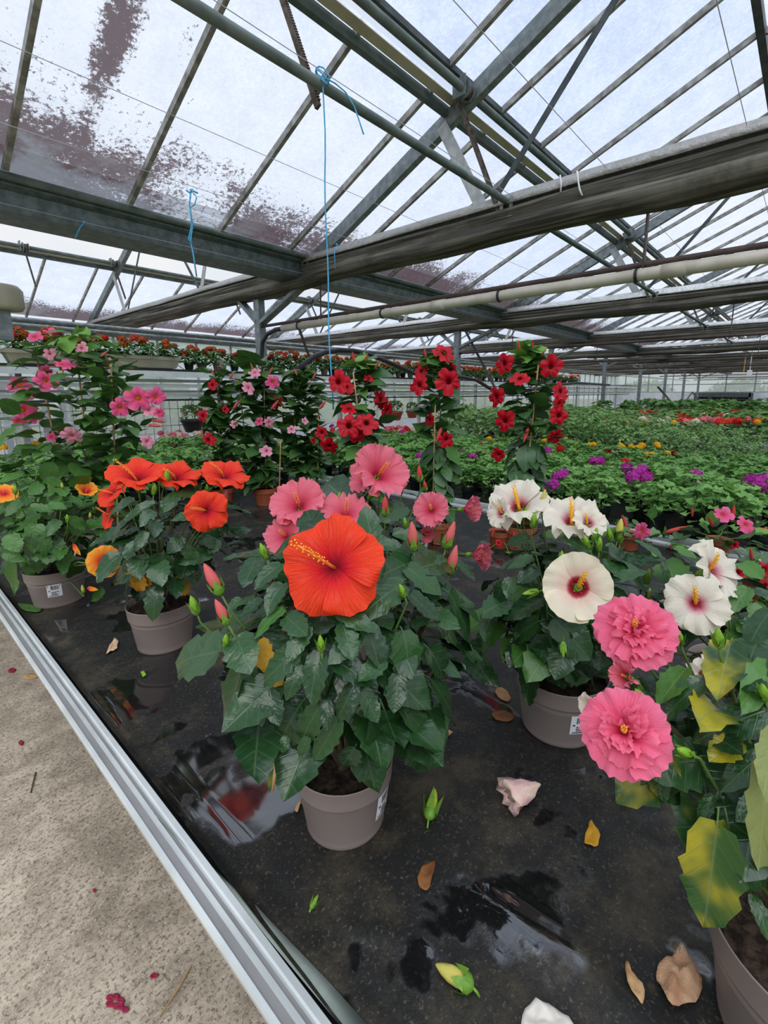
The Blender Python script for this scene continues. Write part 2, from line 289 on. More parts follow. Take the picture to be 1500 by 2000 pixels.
# ---------------------------------------------------------------- mesh helpers
class MB:
    def __init__(s): s.v, s.f, s.m, s.k = [], [], [], 0
    def add(s, vs, fs):
        o = len(s.v); s.v += [tuple(q) for q in vs]; s.f += [tuple(i + o for i in g) for g in fs]; s.m += [s.k] * len(fs); return s
    def box(s, c, size, mat=None):
        x, y, z = (q / 2 for q in size); c = Vector(c)
        vs = [Vector((i, j, k)) for i in (-x, x) for j in (-y, y) for k in (-z, z)]
        if mat: vs = [mat @ q for q in vs]
        return s.add([c + q for q in vs], [(0, 1, 3, 2), (4, 6, 7, 5), (0, 4, 5, 1), (2, 3, 7, 6), (0, 2, 6, 4), (1, 5, 7, 3)])
    def beam(s, p, q, w, h, up=(0, 0, 1)):
        p, q = Vector(p), Vector(q); d = (q - p).normalized(); sd = d.cross(Vector(up))
        if sd.length < 1e-4: sd = d.cross(Vector((1, 0, 0)))
        sd.normalize(); u = sd.cross(d)
        vs = [e + sd * (i * w / 2) + u * (j * h / 2) for e in (p, q) for i, j in ((-1, -1), (1, -1), (1, 1), (-1, 1))]
        return s.add(vs, [(3, 2, 1, 0), (4, 5, 6, 7), (0, 1, 5, 4), (1, 2, 6, 5), (2, 3, 7, 6), (3, 0, 4, 7)])
    def tube(s, pts, r, seg=8, cap=True):
        pts = [Vector(p) for p in pts]; n = len(pts); R = r if isinstance(r, (list, tuple)) else [r] * n
        d0 = (pts[1] - pts[0]).normalized(); side = d0.orthogonal().normalized(); o = len(s.v)
        for i, p in enumerate(pts):
            d = (pts[min(i + 1, n - 1)] - pts[max(i - 1, 0)])
            d = d.normalized() if d.length > 1e-9 else d0
            side = (side - d * side.dot(d)); side = side.normalized() if side.length > 1e-6 else d.orthogonal().normalized()
            b = d.cross(side)
            for k in range(seg):
                t = 2 * PI * k / seg; s.v.append(tuple(p + (side * math.cos(t) + b * math.sin(t)) * R[i]))
        fs = [(o + i * seg + k, o + i * seg + (k + 1) % seg, o + (i + 1) * seg + (k + 1) % seg, o + (i + 1) * seg + k) for i in range(n - 1) for k in range(seg)]
        if cap: fs += [tuple(o + k for k in range(seg))[::-1], tuple(o + (n - 1) * seg + k for k in range(seg))]
        s.f += fs; s.m += [s.k] * len(fs); return s
    def lathe(s, prof, seg=32, c=(0, 0, 0)):
        o = len(s.v); n = len(prof)
        for r, z in prof:
            for k in range(seg):
                t = 2 * PI * k / seg; s.v.append((c[0] + r * math.cos(t), c[1] + r * math.sin(t), c[2] + z))
        fs = [(o + i * seg + k, o + i * seg + (k + 1) % seg, o + (i + 1) * seg + (k + 1) % seg, o + (i + 1) * seg + k) for i in range(n - 1) for k in range(seg)]
        s.f += fs; s.m += [s.k] * len(fs); return s
    def grid(s, fn, nu, nv):
        o = len(s.v)
        for i in range(nu + 1):
            for j in range(nv + 1): s.v.append(tuple(fn(i / nu, j / nv)))
        fs = [(o + i * (nv + 1) + j, o + (i + 1) * (nv + 1) + j, o + (i + 1) * (nv + 1) + j + 1, o + i * (nv + 1) + j + 1) for i in range(nu) for j in range(nv)]
        s.f += fs; s.m += [s.k] * len(fs); return s
    def mesh(s, name, smooth=False):
        me = bpy.data.meshes.new(name); me.from_pydata(s.v, [], s.f)
        if any(s.m): me.polygons.foreach_set('material_index', s.m)
        if smooth: me.polygons.foreach_set('use_smooth', [True] * len(s.f))
        me.update(); return me

ROOTLOC = {}
def obj(name, mb, mat, parent=None, smooth=False, mw=None, local=False):
    """link one mesh object; geometry (or matrix mw) is in world space unless local"""
    me = mb.mesh(name, smooth) if isinstance(mb, MB) else mb
    if mat is not None and not me.materials:
        for q in (mat if isinstance(mat, (list, tuple)) else [mat]): me.materials.append(M[q] if isinstance(q, str) else q)
    o = bpy.data.objects.new(name, me); COL.objects.link(o)
    if mw is not None: o.matrix_basis = mw
    if parent is not None:
        o.parent = parent
        if not local: o.matrix_parent_inverse = Matrix.Translation(-ROOTLOC.get(parent.name, Vector()))
    return o
def thing(name, label, cat, loc=(0, 0, 0), group=None):
    o = bpy.data.objects.new(name, None); COL.objects.link(o); o.empty_display_size = .05
    o.location = loc; ROOTLOC[o.name] = Vector(loc); return tag(o, label, cat, group)
def tag(o, label, cat, group=None):
    o['label'] = label; o['category'] = cat
    if group: o['group'] = group
    return o
def struct(name, mb, mat, parent=None, smooth=False, kind='structure'):
    o = obj(name, mb, mat, parent, smooth)
    if parent is None: o['kind'] = kind
    return o
def copy_tree(root, loc=None, rz=None, scale=None, label=None):
    c = root.copy(); COL.objects.link(c)
    def kids(src, dst):
        for ch in CH[src.name]:
            d = ch.copy(); COL.objects.link(d); d.parent = dst; CH.setdefault(d.name, []); kids(ch, d)
    CH.setdefault(root.name, list(root.children))
    for q in list(root.children): CH.setdefault(q.name, list(q.children))
    kids(root, c)
    if loc is not None: c.location = loc
    if rz is not None: c.rotation_euler = (0, 0, rz)
    if scale is not None: c.scale = (scale,) * 3
    if label: c['label'] = label
    return c
CH = {}

# ================================================================ SETTING
UEND, VEND, GV, SPAN = 46.0, 13.72, 5.2, 8.46
ZG = 3.17; SL = .433
def zr(v, k=0): return 3.22 + ((4.95 + SPAN * k) - v) * SL      # slope that rises from gutter k towards the camera
mb = MB(); mb.box((22, 4, -.05), (56, 24, .1)); struct('floor', mb, 'concrete')
mb = MB(); mb.box((30, 8, -.16), (190, 150, .1)); g = struct('trim_1', mb, 'dirt_ground')

ceil = bpy.data.objects.new('ceiling', None); COL.objects.link(ceil); ceil['kind'] = 'structure'
BU = [1.0 + .88 * k for k in range(-3, 52)]
def pane_mesh(w, l):
    m = MB(); m.box((0, 0, 0), (w, l, .006)); m.m = [1, 1, 1, 1, 0, 1]; return m.mesh('pane')
ang = math.atan(SL)
def slope_piece(me_cache, u, v0, v1, k, rise, sgn=1, dz=0.0):
    """matrix of a pane lying on the slope between v0 > v1 (sgn 1) with its lower edge lifted by rise"""
    z0, z1 = zr(v0, k) + rise, zr(v1, k)
    d = Vector((0, v1 - v0, z1 - z0)); l = d.length; d.normalize()
    x = Vector((1, 0, 0)); n = x.cross(d)
    m = Matrix((x, d, n)).transposed().to_4x4(); m.translation = Vector((u, (v0 + v1) / 2, (z0 + z1) / 2 + dz))
    key = round(l, 4)
    if key not in me_cache: me_cache[key] = pane_mesh(.862, l)
    return me_cache[key], m
pc = {}; far_p, far_b = MB(), MB(); NP = 0
for k, gap, rise in ((0, .05, .03), (1, .10, .34)):
    vg = 4.95 + SPAN * k; vm = vg - 2.2; vr = vg - 4.18
    for i, u in enumerate(BU[:-1]):
        if k == 1 and u < -1.2: continue
        uc = u + .44
        for v0, v1, rs in ((vg, vm, 0), (vm - gap, vr, rise)):
            me, mt = slope_piece(pc, uc, v0, v1, k, rs, dz=.03)
            if u < (36 if k == 0 else 24): obj('pane', me, ['glass', 'clear'], ceil, mw=mt); NP += 1
            else:
                c = [mt @ Vector((x, y, 0)) for x, y in ((-.43, -(v0 - v1) * .54), (.43, -(v0 - v1) * .54), (.43, (v0 - v1) * .54), (-.43, (v0 - v1) * .54))]
                far_p.add(c, [(0, 1, 2, 3)])
            b = MB().beam((u, v0, zr(v0, k) + rs - .005), (u, v1, zr(v1, k) - .005), .036, .055)
            if u < 30: obj('glazing_bar', b, 'bar', ceil)
            else: far_b.add(b.v, b.f)
# the slopes that fall away from the camera, overhead and behind the gutters
for k in (0, 1):
    vr = 4.95 + SPAN * k - 4.18; v2 = vr - 4.2; z1 = zr(vr, k); z2 = 3.22
    for u in BU[:-1]:
        far_p.add([(u + .02, vr, z1 + .03), (u + .86, vr, z1 + .03), (u + .86, v2, z2 + .03), (u + .02, v2, z2 + .03)], [(0, 1, 2, 3)])
        b = MB().beam((u, vr, z1), (u, v2, z2), .036, .055); far_b.add(b.v, b.f)
o = obj('pane', far_p, 'glass', ceil); o['kind'] = 'stuff'
o = obj('glazing_bar', far_b, 'bar', ceil); o['kind'] = 'stuff'
for k in (0, 1):
    vg = 4.95 + SPAN * k
    b = MB().beam((-2.5, vg - 4.18, zr(vg - 4.18, k) - .02), (UEND, vg - 4.18, zr(vg - 4.18, k) - .02), .07, .10); obj('ridge_beam', b, 'dark_steel', ceil)
    vm = vg - 2.2
    b = MB().beam((-2.5, vm + .09, zr(vm + .09, k) - .045), (UEND, vm + .09, zr(vm + .09, k) - .045), .055, .08); obj('purlin', b, 'green_pipe', ceil)
    b = MB().beam((-2.5, vm + .01, zr(vm + .01, k) - .03), (UEND, vm + .01, zr(vm + .01, k) - .03), .075, .012, (0, .4, 1)); obj('vent_sill', b, 'cream_pipe', ceil)
    b = MB().beam((-2.5, vm - .13, zr(vm - .13, k) + (.02 if k == 0 else .30)), (UEND, vm - .13, zr(vm - .13, k) + (.02 if k == 0 else .30)), .05, .05); obj('vent_edge_bar', b, 'dark_steel', ceil)

# gutters
for k in (0, 1):
    c = GV + SPAN * k
    prof = [(-.25, .03), (-.27, .03), (-.27, -.02), (-.22, -.05), (-.20, -.20), (.20, -.20), (.22, -.05), (.27, -.02), (.27, .03), (.25, .03), (.17, -.15), (-.17, -.15)]
    mb = MB(); n = len(prof)
    us = (-2.6, UEND)
    mb.add([(u, c + y, ZG + z) for u in us for y, z in prof], [(i, (i + 1) % n, n + (i + 1) % n, n + i) for i in range(n)] + [tuple(range(n)), tuple(range(2 * n - 1, n - 1, -1))])
    g = obj('roof_gutter', mb, 'gutter')
    tag(g, ('wide grey steel gutter above the front row of posts' if k == 0 else 'far grey steel gutter along the top of the back glass wall'), 'gutter')
    g['kind'] = 'thing'

# trusses, posts, screens
UT = [3.95 + 5 * k for k in range(8)]
ORD = ['nearest', 'second', 'third', 'fourth', 'fifth', 'sixth', 'seventh', 'farthest']
CZ = 3.16                                                     # middle of the bottom chord
for i, u in enumerate(UT):
    t = thing('roof_truss', ORD[i] + ' galvanised roof truss crossing under the glass, counted from the front', 'truss', (u, 6.1, CZ), 'roof trusses')
    obj('bottom_chord', MB().beam((u, -3.3, CZ), (u, VEND, CZ), .055, .10), 'steel', t)
    for k in (0, 1):
        vg = 4.95 + SPAN * k; vr = vg - 4.18
        obj('rafter', MB().beam((u, vg, zr(vg, k) - .11), (u, vr, zr(vr, k) - .11), .075, .14), 'steel', t)
        obj('rafter', MB().beam((u, vr, zr(vr, k) - .11), (u, vr - 4.2, 3.11), .075, .14), 'steel', t)
        obj('strut', MB().beam((u - .05, vg - 2.52, CZ + .03), (u - .05, vg - 2.07, zr(vg - 2.07, k) - .13), .012, .11, (0, 1, .3)), 'steel_light', t)
        obj('brace', MB().beam((u - .04, vg - 2.64, CZ + .05), (u - .04, vr + .05, zr(vr, k) - .1), .01, .05, (0, 1, .3)), 'dark_steel', t)
        obj('strut', MB().beam((u - .05, vr - 1.6, CZ + .03), (u - .05, vr - 2.0, zr(vr, k) - 2.0 * SL - .13), .012, .09, (0, 1, .3)), 'steel_light', t)
        obj('brace', MB().beam((u - .04, vr - 1.5, CZ + .05), (u - .04, vr - .05, zr(vr, k) - .1), .01, .05, (0, 1, .3)), 'dark_steel', t)
    p = thing('steel_post', ORD[i] + ' grey steel post with two knee braces, counted from the front', 'post', (u, 6.1, 0), 'posts under the trusses')
    obj('shaft', MB().box((u, 6.1, 1.555), (.10, .13, 3.11)), 'steel', p)
    obj('base_plate', MB().box((u, 6.1, .006), (.22, .24, .012)), 'steel', p)
    obj('knee_brace', MB().beam((u, 6.06, 2.52), (u, 4.55, 3.10), .05, .11, (1, 0, 0)), 'steel', p)
    obj('knee_brace', MB().beam((u, 6.14, 2.55), (u, 6.85, 3.10), .05, .11, (1, 0, 0)), 'steel', p)
    # folded shade screen hanging under the chord: a belly, the stacked folds and the edge flap laid over the chord
    sc = thing('shade_screen', ORD[i] + ' folded grey shade screen hanging under its roof truss', 'shade screen', (u, 6.1, CZ), 'folded shade screens')
    prof = [(-.10, -.055), (-.125, -.085), (-.095, -.105), (-.135, -.13), (-.10, -.15), (-.14, -.175), (-.15, -.22), (-.12, -.275), (-.05, -.30), (.04, -.305), (.11, -.27), (.145, -.21), (.14, -.16), (.10, -.13), (.135, -.10), (.09, -.06)]
    n = len(prof)
    def sweep(v0, v1, nv, prof, cl, amp, sd):
        m = MB(); q = len(prof)
        for a in range(nv + 1):
            v = v0 + (v1 - v0) * a / nv
            sag = .5 + .5 * noise.noise(Vector((v * .8, sd, u)))
            for j, (x, z) in enumerate(prof):
                w = noise.noise(Vector((v * 1.7, j * .9 + sd, u * 1.3))) * amp + noise.noise(Vector((v * .6, j * .35, u * 2.3 + sd))) * amp * 1.3
                low = min(1, max(0, -z / .3))
                m.v.append((u + x + w * .7, v, CZ + z * (1 + .25 * (sag - .5) * low) + w * .8))
        m.f = [(a * q + j, a * q + (j + 1) % q, (a + 1) * q + (j + 1) % q, (a + 1) * q + j) for a in range(nv) for j in range(q if cl else q - 1)]
        m.m = [0] * len(m.f); return m
    nv = 90 if i < 2 else 40
    obj('folded_cloth', sweep(-1.5, 13.3, nv, prof, True, .022, 1.0), 'screen', sc, True)
    flap = [(-.115, -.03), (-.075, .03), (-.045, .068), (.0, .078), (.05, .066), (.085, .02), (.075, .016), (.045, .058), (.0, .066), (-.04, .056), (-.065, .022), (-.105, -.036)]
    obj('edge_flap', sweep(-1.5, 13.3, nv * 2, flap, True, .012, 5.0), 'foil' if i == 0 else 'foil_bright', sc, True)

# vent shafts and racks
for k in (0, 1):
    vs = 4.95 + SPAN * k - 2.36; zs = zr(vs, k) - .10
    s = obj('vent_shaft', MB().tube([(-2.5, vs, zs), (UEND, vs, zs)], .034, 12), 'green_pipe', smooth=True)
    tag(s, ('long green vent shaft pipe halfway up the near roof slope' if k == 0 else 'long vent shaft pipe halfway up the far roof slope'), 'pipe')
    for j, u in enumerate([1.88, 3.86] + [UT[q] - .1 for q in range(1, 7)] if k == 0 else [.4, 2.4, 3.86, 6.4, 8.86, 13.86]):
        r = thing('vent_rack', 'toothed vent rack and pinion, %s from the left along the %s vent shaft' % (['first', 'second', 'third', 'fourth', 'fifth', 'sixth', 'seventh', 'eighth'][j], 'near' if k == 0 else 'far'), 'vent rack', (u, vs, zs), 'vent racks')
        top = Vector((u, vs + .12, zs + .05)); bot = Vector((u, vs - .36, zs - 1.05)) if k == 0 else Vector((u, vs - .35, zs - .72))
        d = (bot - top).normalized()
        obj('rack_bar', MB().beam(top, bot, .02, .035, (0, 1, .4)), 'rust', r)
        tb = MB(); L = (bot - top).length; nrm = Vector((1, 0, 0)).cross(d)
        for q in range(int(L * .75 / .018)):
            c = bot - d * (.03 + q * .018); tb.box(c - nrm * .021, (.018, .008, .010), Matrix((Vector((1, 0, 0)), d, nrm)).transposed())
        o = obj('rack_teeth', tb, 'rust', r); o['kind'] = 'stuff'
        pm = MB()
        for du in (-.045, .045): pm.lathe([(0, 0), (.075, 0), (.075, .012), (0, .012)], 16)
        pv = [Vector(q) for q in pm.v]; h = len(pv) // 2
        pm.v = [tuple(Vector((u + (-.045 if a < h else .035) + q.z, vs + q.x, zs + q.y))) for a, q in enumerate(pv)]
        obj('pinion_cheeks', pm, 'steel', r)
        obj('pinion', MB().tube([(u - .035, vs, zs), (u + .035, vs, zs)], .055, 12), 'rust', r, True)
        obj('bearing_plate', MB().box((u - .08, vs + .02, zs + .01), (.012, .13, .16)), 'steel', r)

# long pipes, wires, cables
def along_u(x, y, z): return at_z(x, y, z).y
for nm, lab, v, z, r, m in (('screen_rail_pipe', 'green steel pipe running lengthwise overhead between the trusses', 2.15, 3.15, .028, 'green_pipe'),
                            ('gutter_pipe', 'green steel pipe running along the front edge of the gutter', 4.90, 3.20, .032, 'green_pipe')):
    t = thing(nm, lab, 'pipe', (UT[0], v, z))
    obj('tube', MB().tube([(-2.6, v, z), (UEND, v, z)], r, 12), m, t, True)
    for u in UT:
        b = MB(); b.box((u - .10, v - .045, z - .05), (.012, .03, .16)); b.box((u - .10, v + .045, z - .05), (.012, .03, .16)); b.box((u - .10, v, z - .125), (.03, .12, .012))
        obj('bracket', b, 'steel', t)
for k, (v, z) in enumerate(((9.6, 2.62), (7.9, 2.5))):
    tag(obj('steel_conduit', MB().tube([(-2, v, z), (UEND, v, z)], .022, 8), 'steel', smooth=True), ('thin steel conduit along the bay above the flower shelf' if k == 0 else 'lower thin conduit just behind the front posts'), 'pipe')
for wi, (x, y, z) in enumerate(((0, 78, 3.18), (0, 238, 3.19), (0, 330, 3.20), (386, 0, 3.18), (420, 0, 3.16), (887, 0, 3.19), (0, 395, 3.0), (1400, 0, 3.2))):
    v = along_u(x, y, z)
    tag(obj('support_wire', MB().tube([(-2.6, v, z), (10, v, z - .01), (UEND, v, z)], .0022 if x != 386 else .004, 5), 'wire' if x != 386 else 'dark_steel'), 'lengthwise roof wire entering the photo ' + ('high on the left edge', 'on the left edge, second from the top', 'on the left edge just above the gutter', 'at the top as a thicker dark cable', 'at the top beside the dark cable', 'at the top right of the middle', 'on the left edge below the gutter', 'at the top right corner')[wi], 'wire', 'wires strung under the roof')

# pipes hung across the bays under each truss
for i, u in enumerate(UT):
    z = 2.41; lab = ORD[i] + (' hung pipe, cream with a brown pipe strapped on top' if i == 0 else ' brown pipe hung under the trusses across the bays')
    t = thing('hung_pipe', lab, 'pipe', (u, 3, z), 'pipes hung across the bays')
    v1 = 5.55 if i == 0 else 5.9
    if i == 0:
        obj('cream_pipe', MB().tube([(u, v1, z), (u, 2.6, z), (u, .8, z), (u, -2.6, z)], .046, 16), 'cream_pipe', t, True)
        for v in (5.2, 3.7, 2.25, 1.1): obj('clip', MB().tube([(u, v, z), (u, v - .02, z)], .055, 14), 'hose', t)
        for v in (.92, 3.0): obj('coupling', MB().tube([(u, v, z), (u, v - .16, z)], .052, 14), 'cream_pipe', t, True)
    obj('brown_pipe', MB().tube([(u, v1 + .5, z + (.07 if i == 0 else 0)), (u, -2.6, z + (.07 if i == 0 else 0))], .021 if i == 0 else .024, 8), 'brown_pipe', t, True)
    if i: obj('brown_pipe', MB().tube([(u, 5.0, z + .07 + .02 * (i % 3)), (u, 2.0, z + .05), (u, -2.6, z + .09)], .012, 6), 'brown_pipe', t, True)
    for v in (1.05, 4.75, -1.6): obj('hanger', MB().beam((u, v, z + .03), (u + .01, v, CZ - .04), .045 if v < 2 else .015, .012, (0, 1, 0)), 'brown_pipe', t)

# ---------------------------------------------------------------- walls
RV = random.Random(3)
wl = MB()
wall = bpy.data.objects.new('wall_left', None); COL.objects.link(wall); wall['kind'] = 'structure'
obj('base_wall', MB().box((21, VEND, .2), (50, .12, .4)), 'white_panel', wall)
for k in range(46):
    u = -3 + k * 1.08
    obj('mullion', MB().box((u, VEND, 1.7), (.05, .07, 2.7)), 'steel_light', wall)
    for z0, z1 in ((.42, 1.55), (1.57, 3.0)):
        obj('pane', MB().box((u + .54, VEND, (z0 + z1) / 2), (1.02, .006, z1 - z0)), 'wall_glass', wall)
for z in (.42, 1.56, 3.0): obj('rail', MB().box((21, VEND - .02, z), (50, .06, .05)), 'steel_light', wall)
we = bpy.data.objects.new('wall_end', None); COL.objects.link(we); we['kind'] = 'structure'
obj('base_wall', MB().box((UEND, 3, .77), (.12, 24, 1.54)), 'white_panel', we)
for k in range(12):
    v = -8 + k * 1.9
    obj('mullion', MB().box((UEND - .02, v, 2.4), (.07, .06, 1.8)), 'steel', we)
    obj('pane', MB().box((UEND, v + .95, 2.35), (.006, 1.84, 1.6)), 'wall_glass', we)
for z in (1.56, 2.2, 3.15): obj('rail', MB().box((UEND - .03, 3, z), (.06, 24, .06)), 'steel', we)
for k, (c, rr) in enumerate((((53, 13, 1.6), 3.2), ((55, 5, 1.4), 3.2), ((53, -3, 1.7), 3.4), ((55, -11, 1.5), 3.2), ((8, 22, 1.2), 2.8), ((16, 24, 1.4), 3.2), ((1, 20, 1.0), 2.3), ((26, 25, 1.6), 3.4), ((-5, 22, 1.3), 2.6), ((36, 25, 1.5), 3.4))):
    m = MB()
    for q in range(900):
        d = Vector((RV.gauss(0, 1), RV.gauss(0, 1), RV.gauss(0, 1))).normalized() * rr * (.72 + .28 * RV.random() + .18 * noise.noise(Vector((q, k, 0))))
        p = Vector((c[0], c[1], .12)) + Vector((d.x * 1.1, d.y * 1.1, abs(d.z) * .85)); s = .16 + .16 * RV.random()
        a = Vector((RV.gauss(0, 1), RV.gauss(0, 1), RV.gauss(0, 1))).normalized() * s; b = a.orthogonal().normalized() * s * .6
        m.add([p - a, p - b, p + a, p + b], [(0, 1, 2, 3)])
    t = obj('bush', m, 'hedge'); tag(t, 'leafy green bush outside the ' + ('end' if k < 4 else 'back') + ' glass wall, ' + ('first', 'second', 'third', 'fourth', 'fifth', 'sixth', 'seventh', 'eighth', 'ninth', 'tenth')[k] + ' of the bushes', 'bush', 'bushes outside the glass')
# grey fan box let into the end wall
p = at_u(1410, 790, UEND - 1); t = thing('fan_box', 'dark grey ventilator box standing at the far end wall', 'ventilator', (p.x, p.y, 0))
w = 3.6; fb = MB()
for dy, sy, dz, sz in ((-w / 2, .25, .75, 1.5), (w / 2, .25, .75, 1.5), (0, w, 1.35, .35), (0, w, .1, .2)): fb.box((p.x, p.y + dy, dz), (.7, sy, sz))
obj('casing', fb, 'dark_steel', t); obj('back_plate', MB().box((p.x + .2, p.y, .7), (.05, w, 1.2)), 'black', t)
for k in range(3): obj('grille_bar', MB().box((p.x - .3, p.y - w / 2 + (k + 1) * w / 4, .7), (.05, .06, 1.2)), 'rust', t)
for k in range(3): obj('grille_bar', MB().box((p.x - .3, p.y, .45 + k * .28), (.04, w, .04)), 'dark_steel', t)

# ---------------------------------------------------------------- the wet front bench
BZ = .65                                        # mat level
MATU0, MATU1, MATV0, MATV1 = .330, 3.02, -1.6, 6.4
creases = []
def crease(pts, h, w): creases.append(([at_z(x, y, BZ) for x, y in pts], h, w))
crease([(150, 1300), (300, 1500), (450, 1690), (600, 1850), (760, 2030)], .007, .022)
crease([(690, 1815), (760, 1825), (830, 1850)], .007, .016)
crease([(950, 1770), (1030, 1840), (1130, 1900), (1260, 2000)], .014, .03)
crease([(1000, 1800), (1090, 1850), (1180, 1885)], .008, .02)
crease([(1165, 1590), (1240, 1625), (1300, 1655)], .009, .018)
crease([(1235, 1585), (1310, 1570), (1370, 1545)], .010, .016)
crease([(1240, 1590), (1330, 1595), (1400, 1610)], .006, .02)
crease([(420, 1170), (520, 1120), (480, 1080)], .006, .03)
crease([(620, 1430), (480, 1330), (330, 1290)], .005, .04)
crease([(450, 1055), (560, 1095), (640, 1110)], .006, .03)
def segdist(p, a, b):
    ab = b - a; t = max(0, min(1, (p - a).dot(ab) / ab.length_squared)); return (p - a - ab * t).length, t
def mat_z(u, v):
    p = Vector((u, v, BZ)); z = .0025 * noise.noise(Vector((u * 3, v * 3, 0))) + .0012 * noise.noise(Vector((u * 11, v * 11, 2)))
    for pts, h, w in creases:
        best = 9
        for i in range(len(pts) - 1):
            d, t = segdist(p, pts[i], pts[i + 1])
            e = 1 if len(pts) < 2 else 1
            best = min(best, d)
        wig = w * (1 + .5 * noise.noise(Vector((u * 7, v * 7, 5))))
        if best < w * 2.5: z += h * math.exp(-(best / wig) ** 2)
    s = u - MATU0                                # shallow channel along the rail, its skirt turned up against it
    if s < .075: z -= .004 * math.exp(-((s - .045) / .03) ** 2)
    if s < .02: z += .022 * (1 - s / .02)
    return BZ + z
mm = MB(); us = [MATU0 + (MATU1 - MATU0) * (k / 150) ** 1.25 for k in range(151)]
vs = [MATV0 + k * .0155 for k in range(200)] + [1.5 + k * .06 for k in range(83)]
for u in us:
    for v in vs: mm.v.append((u, v, mat_z(u, v)))
nv = len(vs); mm.f = [(i * nv + j, (i + 1) * nv + j, (i + 1) * nv + j + 1, i * nv + j + 1) for i in range(150) for j in range(nv - 1)]; mm.m = [0] * len(mm.f)
bench = thing('growing_bench', 'long wet black matted bench with an aluminium rim carrying the hibiscus pots', 'bench', (1.6, 2, 0))
obj('mat', mm, 'mat', bench, True)
obj('tray', MB().box(((MATU0 + MATU1) / 2, 2.4, BZ - .035), (MATU1 - MATU0, 8, .05)), 'black', bench)
def rim(u0, sgn, name, parent, v0=-1.6, v1=6.4, mats=('alu', 'alu_grey')):
    """ribbed aluminium rim; profile across u (sgn -1: outer face towards -u), two tones of the same metal: the ribs painted pale as if lit, the flats grey"""
    prof = [(.006, -.022, 0), (.0, -.010, 0), (.0, -.003, 0), (.003, .002, 0), (.009, .003, 0), (.011, -.001, 1), (.024, -.001, 1), (.026, .003, 0), (.032, .003, 0), (.034, -.001, 1), (.040, -.001, 1), (.042, .003, 0), (.045, .006, 0), (.055, .006, 0), (.057, .0, 0), (.057, -.06, 0)]
    for tone in (0, 1):  # light on the ribs is put into the colour, flats stay grey
        m = MB()
        for a, b in zip(prof, prof[1:]):
            if (1 if a[2] and b[2] else 0) != tone: continue
            q = [(u0 + sgn * a[0], v0, BZ + .012 + a[1]), (u0 + sgn * b[0], v0, BZ + .012 + b[1]), (u0 + sgn * b[0], v1, BZ + .012 + b[1]), (u0 + sgn * a[0], v1, BZ + .012 + a[1])]
            m.add(q, [(0, 1, 2, 3)])
        obj(name if tone == 0 else 'rim_groove', m, mats[tone], parent)
L1 = [at_z(x, y, BZ + .016) for x, y in ((300, 1588), (352, 1640), (412, 1706), (470, 1768), (536, 1848), (600, 1925), (668, 2006))]
L2 = [at_z(x, y, BZ + .008) for x, y in ((301, 1587), (358, 1638), (424, 1702), (492, 1760), (566, 1838), (640, 1915), (722, 2006))]
lm = MB()
for p_, q_ in zip(L1, L2): lm.v += [tuple(p_), tuple(q_), tuple(q_ - Vector((0, 0, .002))), tuple(p_ - Vector((0, 0, .002)))]
lm.f = [(4 * i + j, 4 * i + (j + 1) % 4, 4 * i + 4 + (j + 1) % 4, 4 * i + 4 + j) for i in range(len(L1) - 1) for j in range(4)] + [(0, 1, 2, 3), (27, 26, 25, 24)]; lm.m = [0] * len(lm.f)
obj('liner_edge', lm, 'liner', bench, True)
rim(.270, 1, 'rim', bench); rim(3.085, -1, 'rim', bench)
for v in (-1.2, 1.0, 3.2, 5.6):
    for u in (.6, 2.8): obj('leg', MB().box((u, v, (BZ - .06) / 2), (.05, .05, BZ - .06)), 'steel', bench)
    obj('crossbar', MB().box((1.7, v, BZ - .08), (2.6, .05, .04)), 'steel', bench)

# second bench behind it, and the rows farther off
def plain_bench(label, u0, u1, v0, v1, z):
    t = thing('growing_bench', label, 'bench', ((u0 + u1) / 2, (v0 + v1) / 2, 0))
    obj('mat', MB().box(((u0 + u1) / 2, (v0 + v1) / 2, z - .01), (u1 - u0 - .1, v1 - v0, .02)), 'mat', t)
    for u in (u0 + .02, u1 - .02): obj('rim', MB().box((u, (v0 + v1) / 2, z - .01), (.045, v1 - v0, .09)), 'alu', t)
    for v in (v0 + .4, (v0 + v1) / 2, v1 - .4):
        for u in (u0 + .3, u1 - .3): obj('leg', MB().box((u, v, (z - .02) / 2), (.05, .05, z - .02)), 'steel', t)
    return t
plain_bench('bench of ivy geraniums directly behind the front bench', 3.13, 6.3, -3.2, 5.2, BZ)
plain_bench('bench of tall green seedlings behind the geraniums', 6.5, 9.6, -3.2, 5.4, BZ)
plain_bench('farther bench of red and yellow bedding plants', 9.9, 14.0, -3.2, 5.4, BZ)
plain_bench('last bench of small bedding plants before the end wall', 14.4, 24, -3.2, 5.4, BZ)

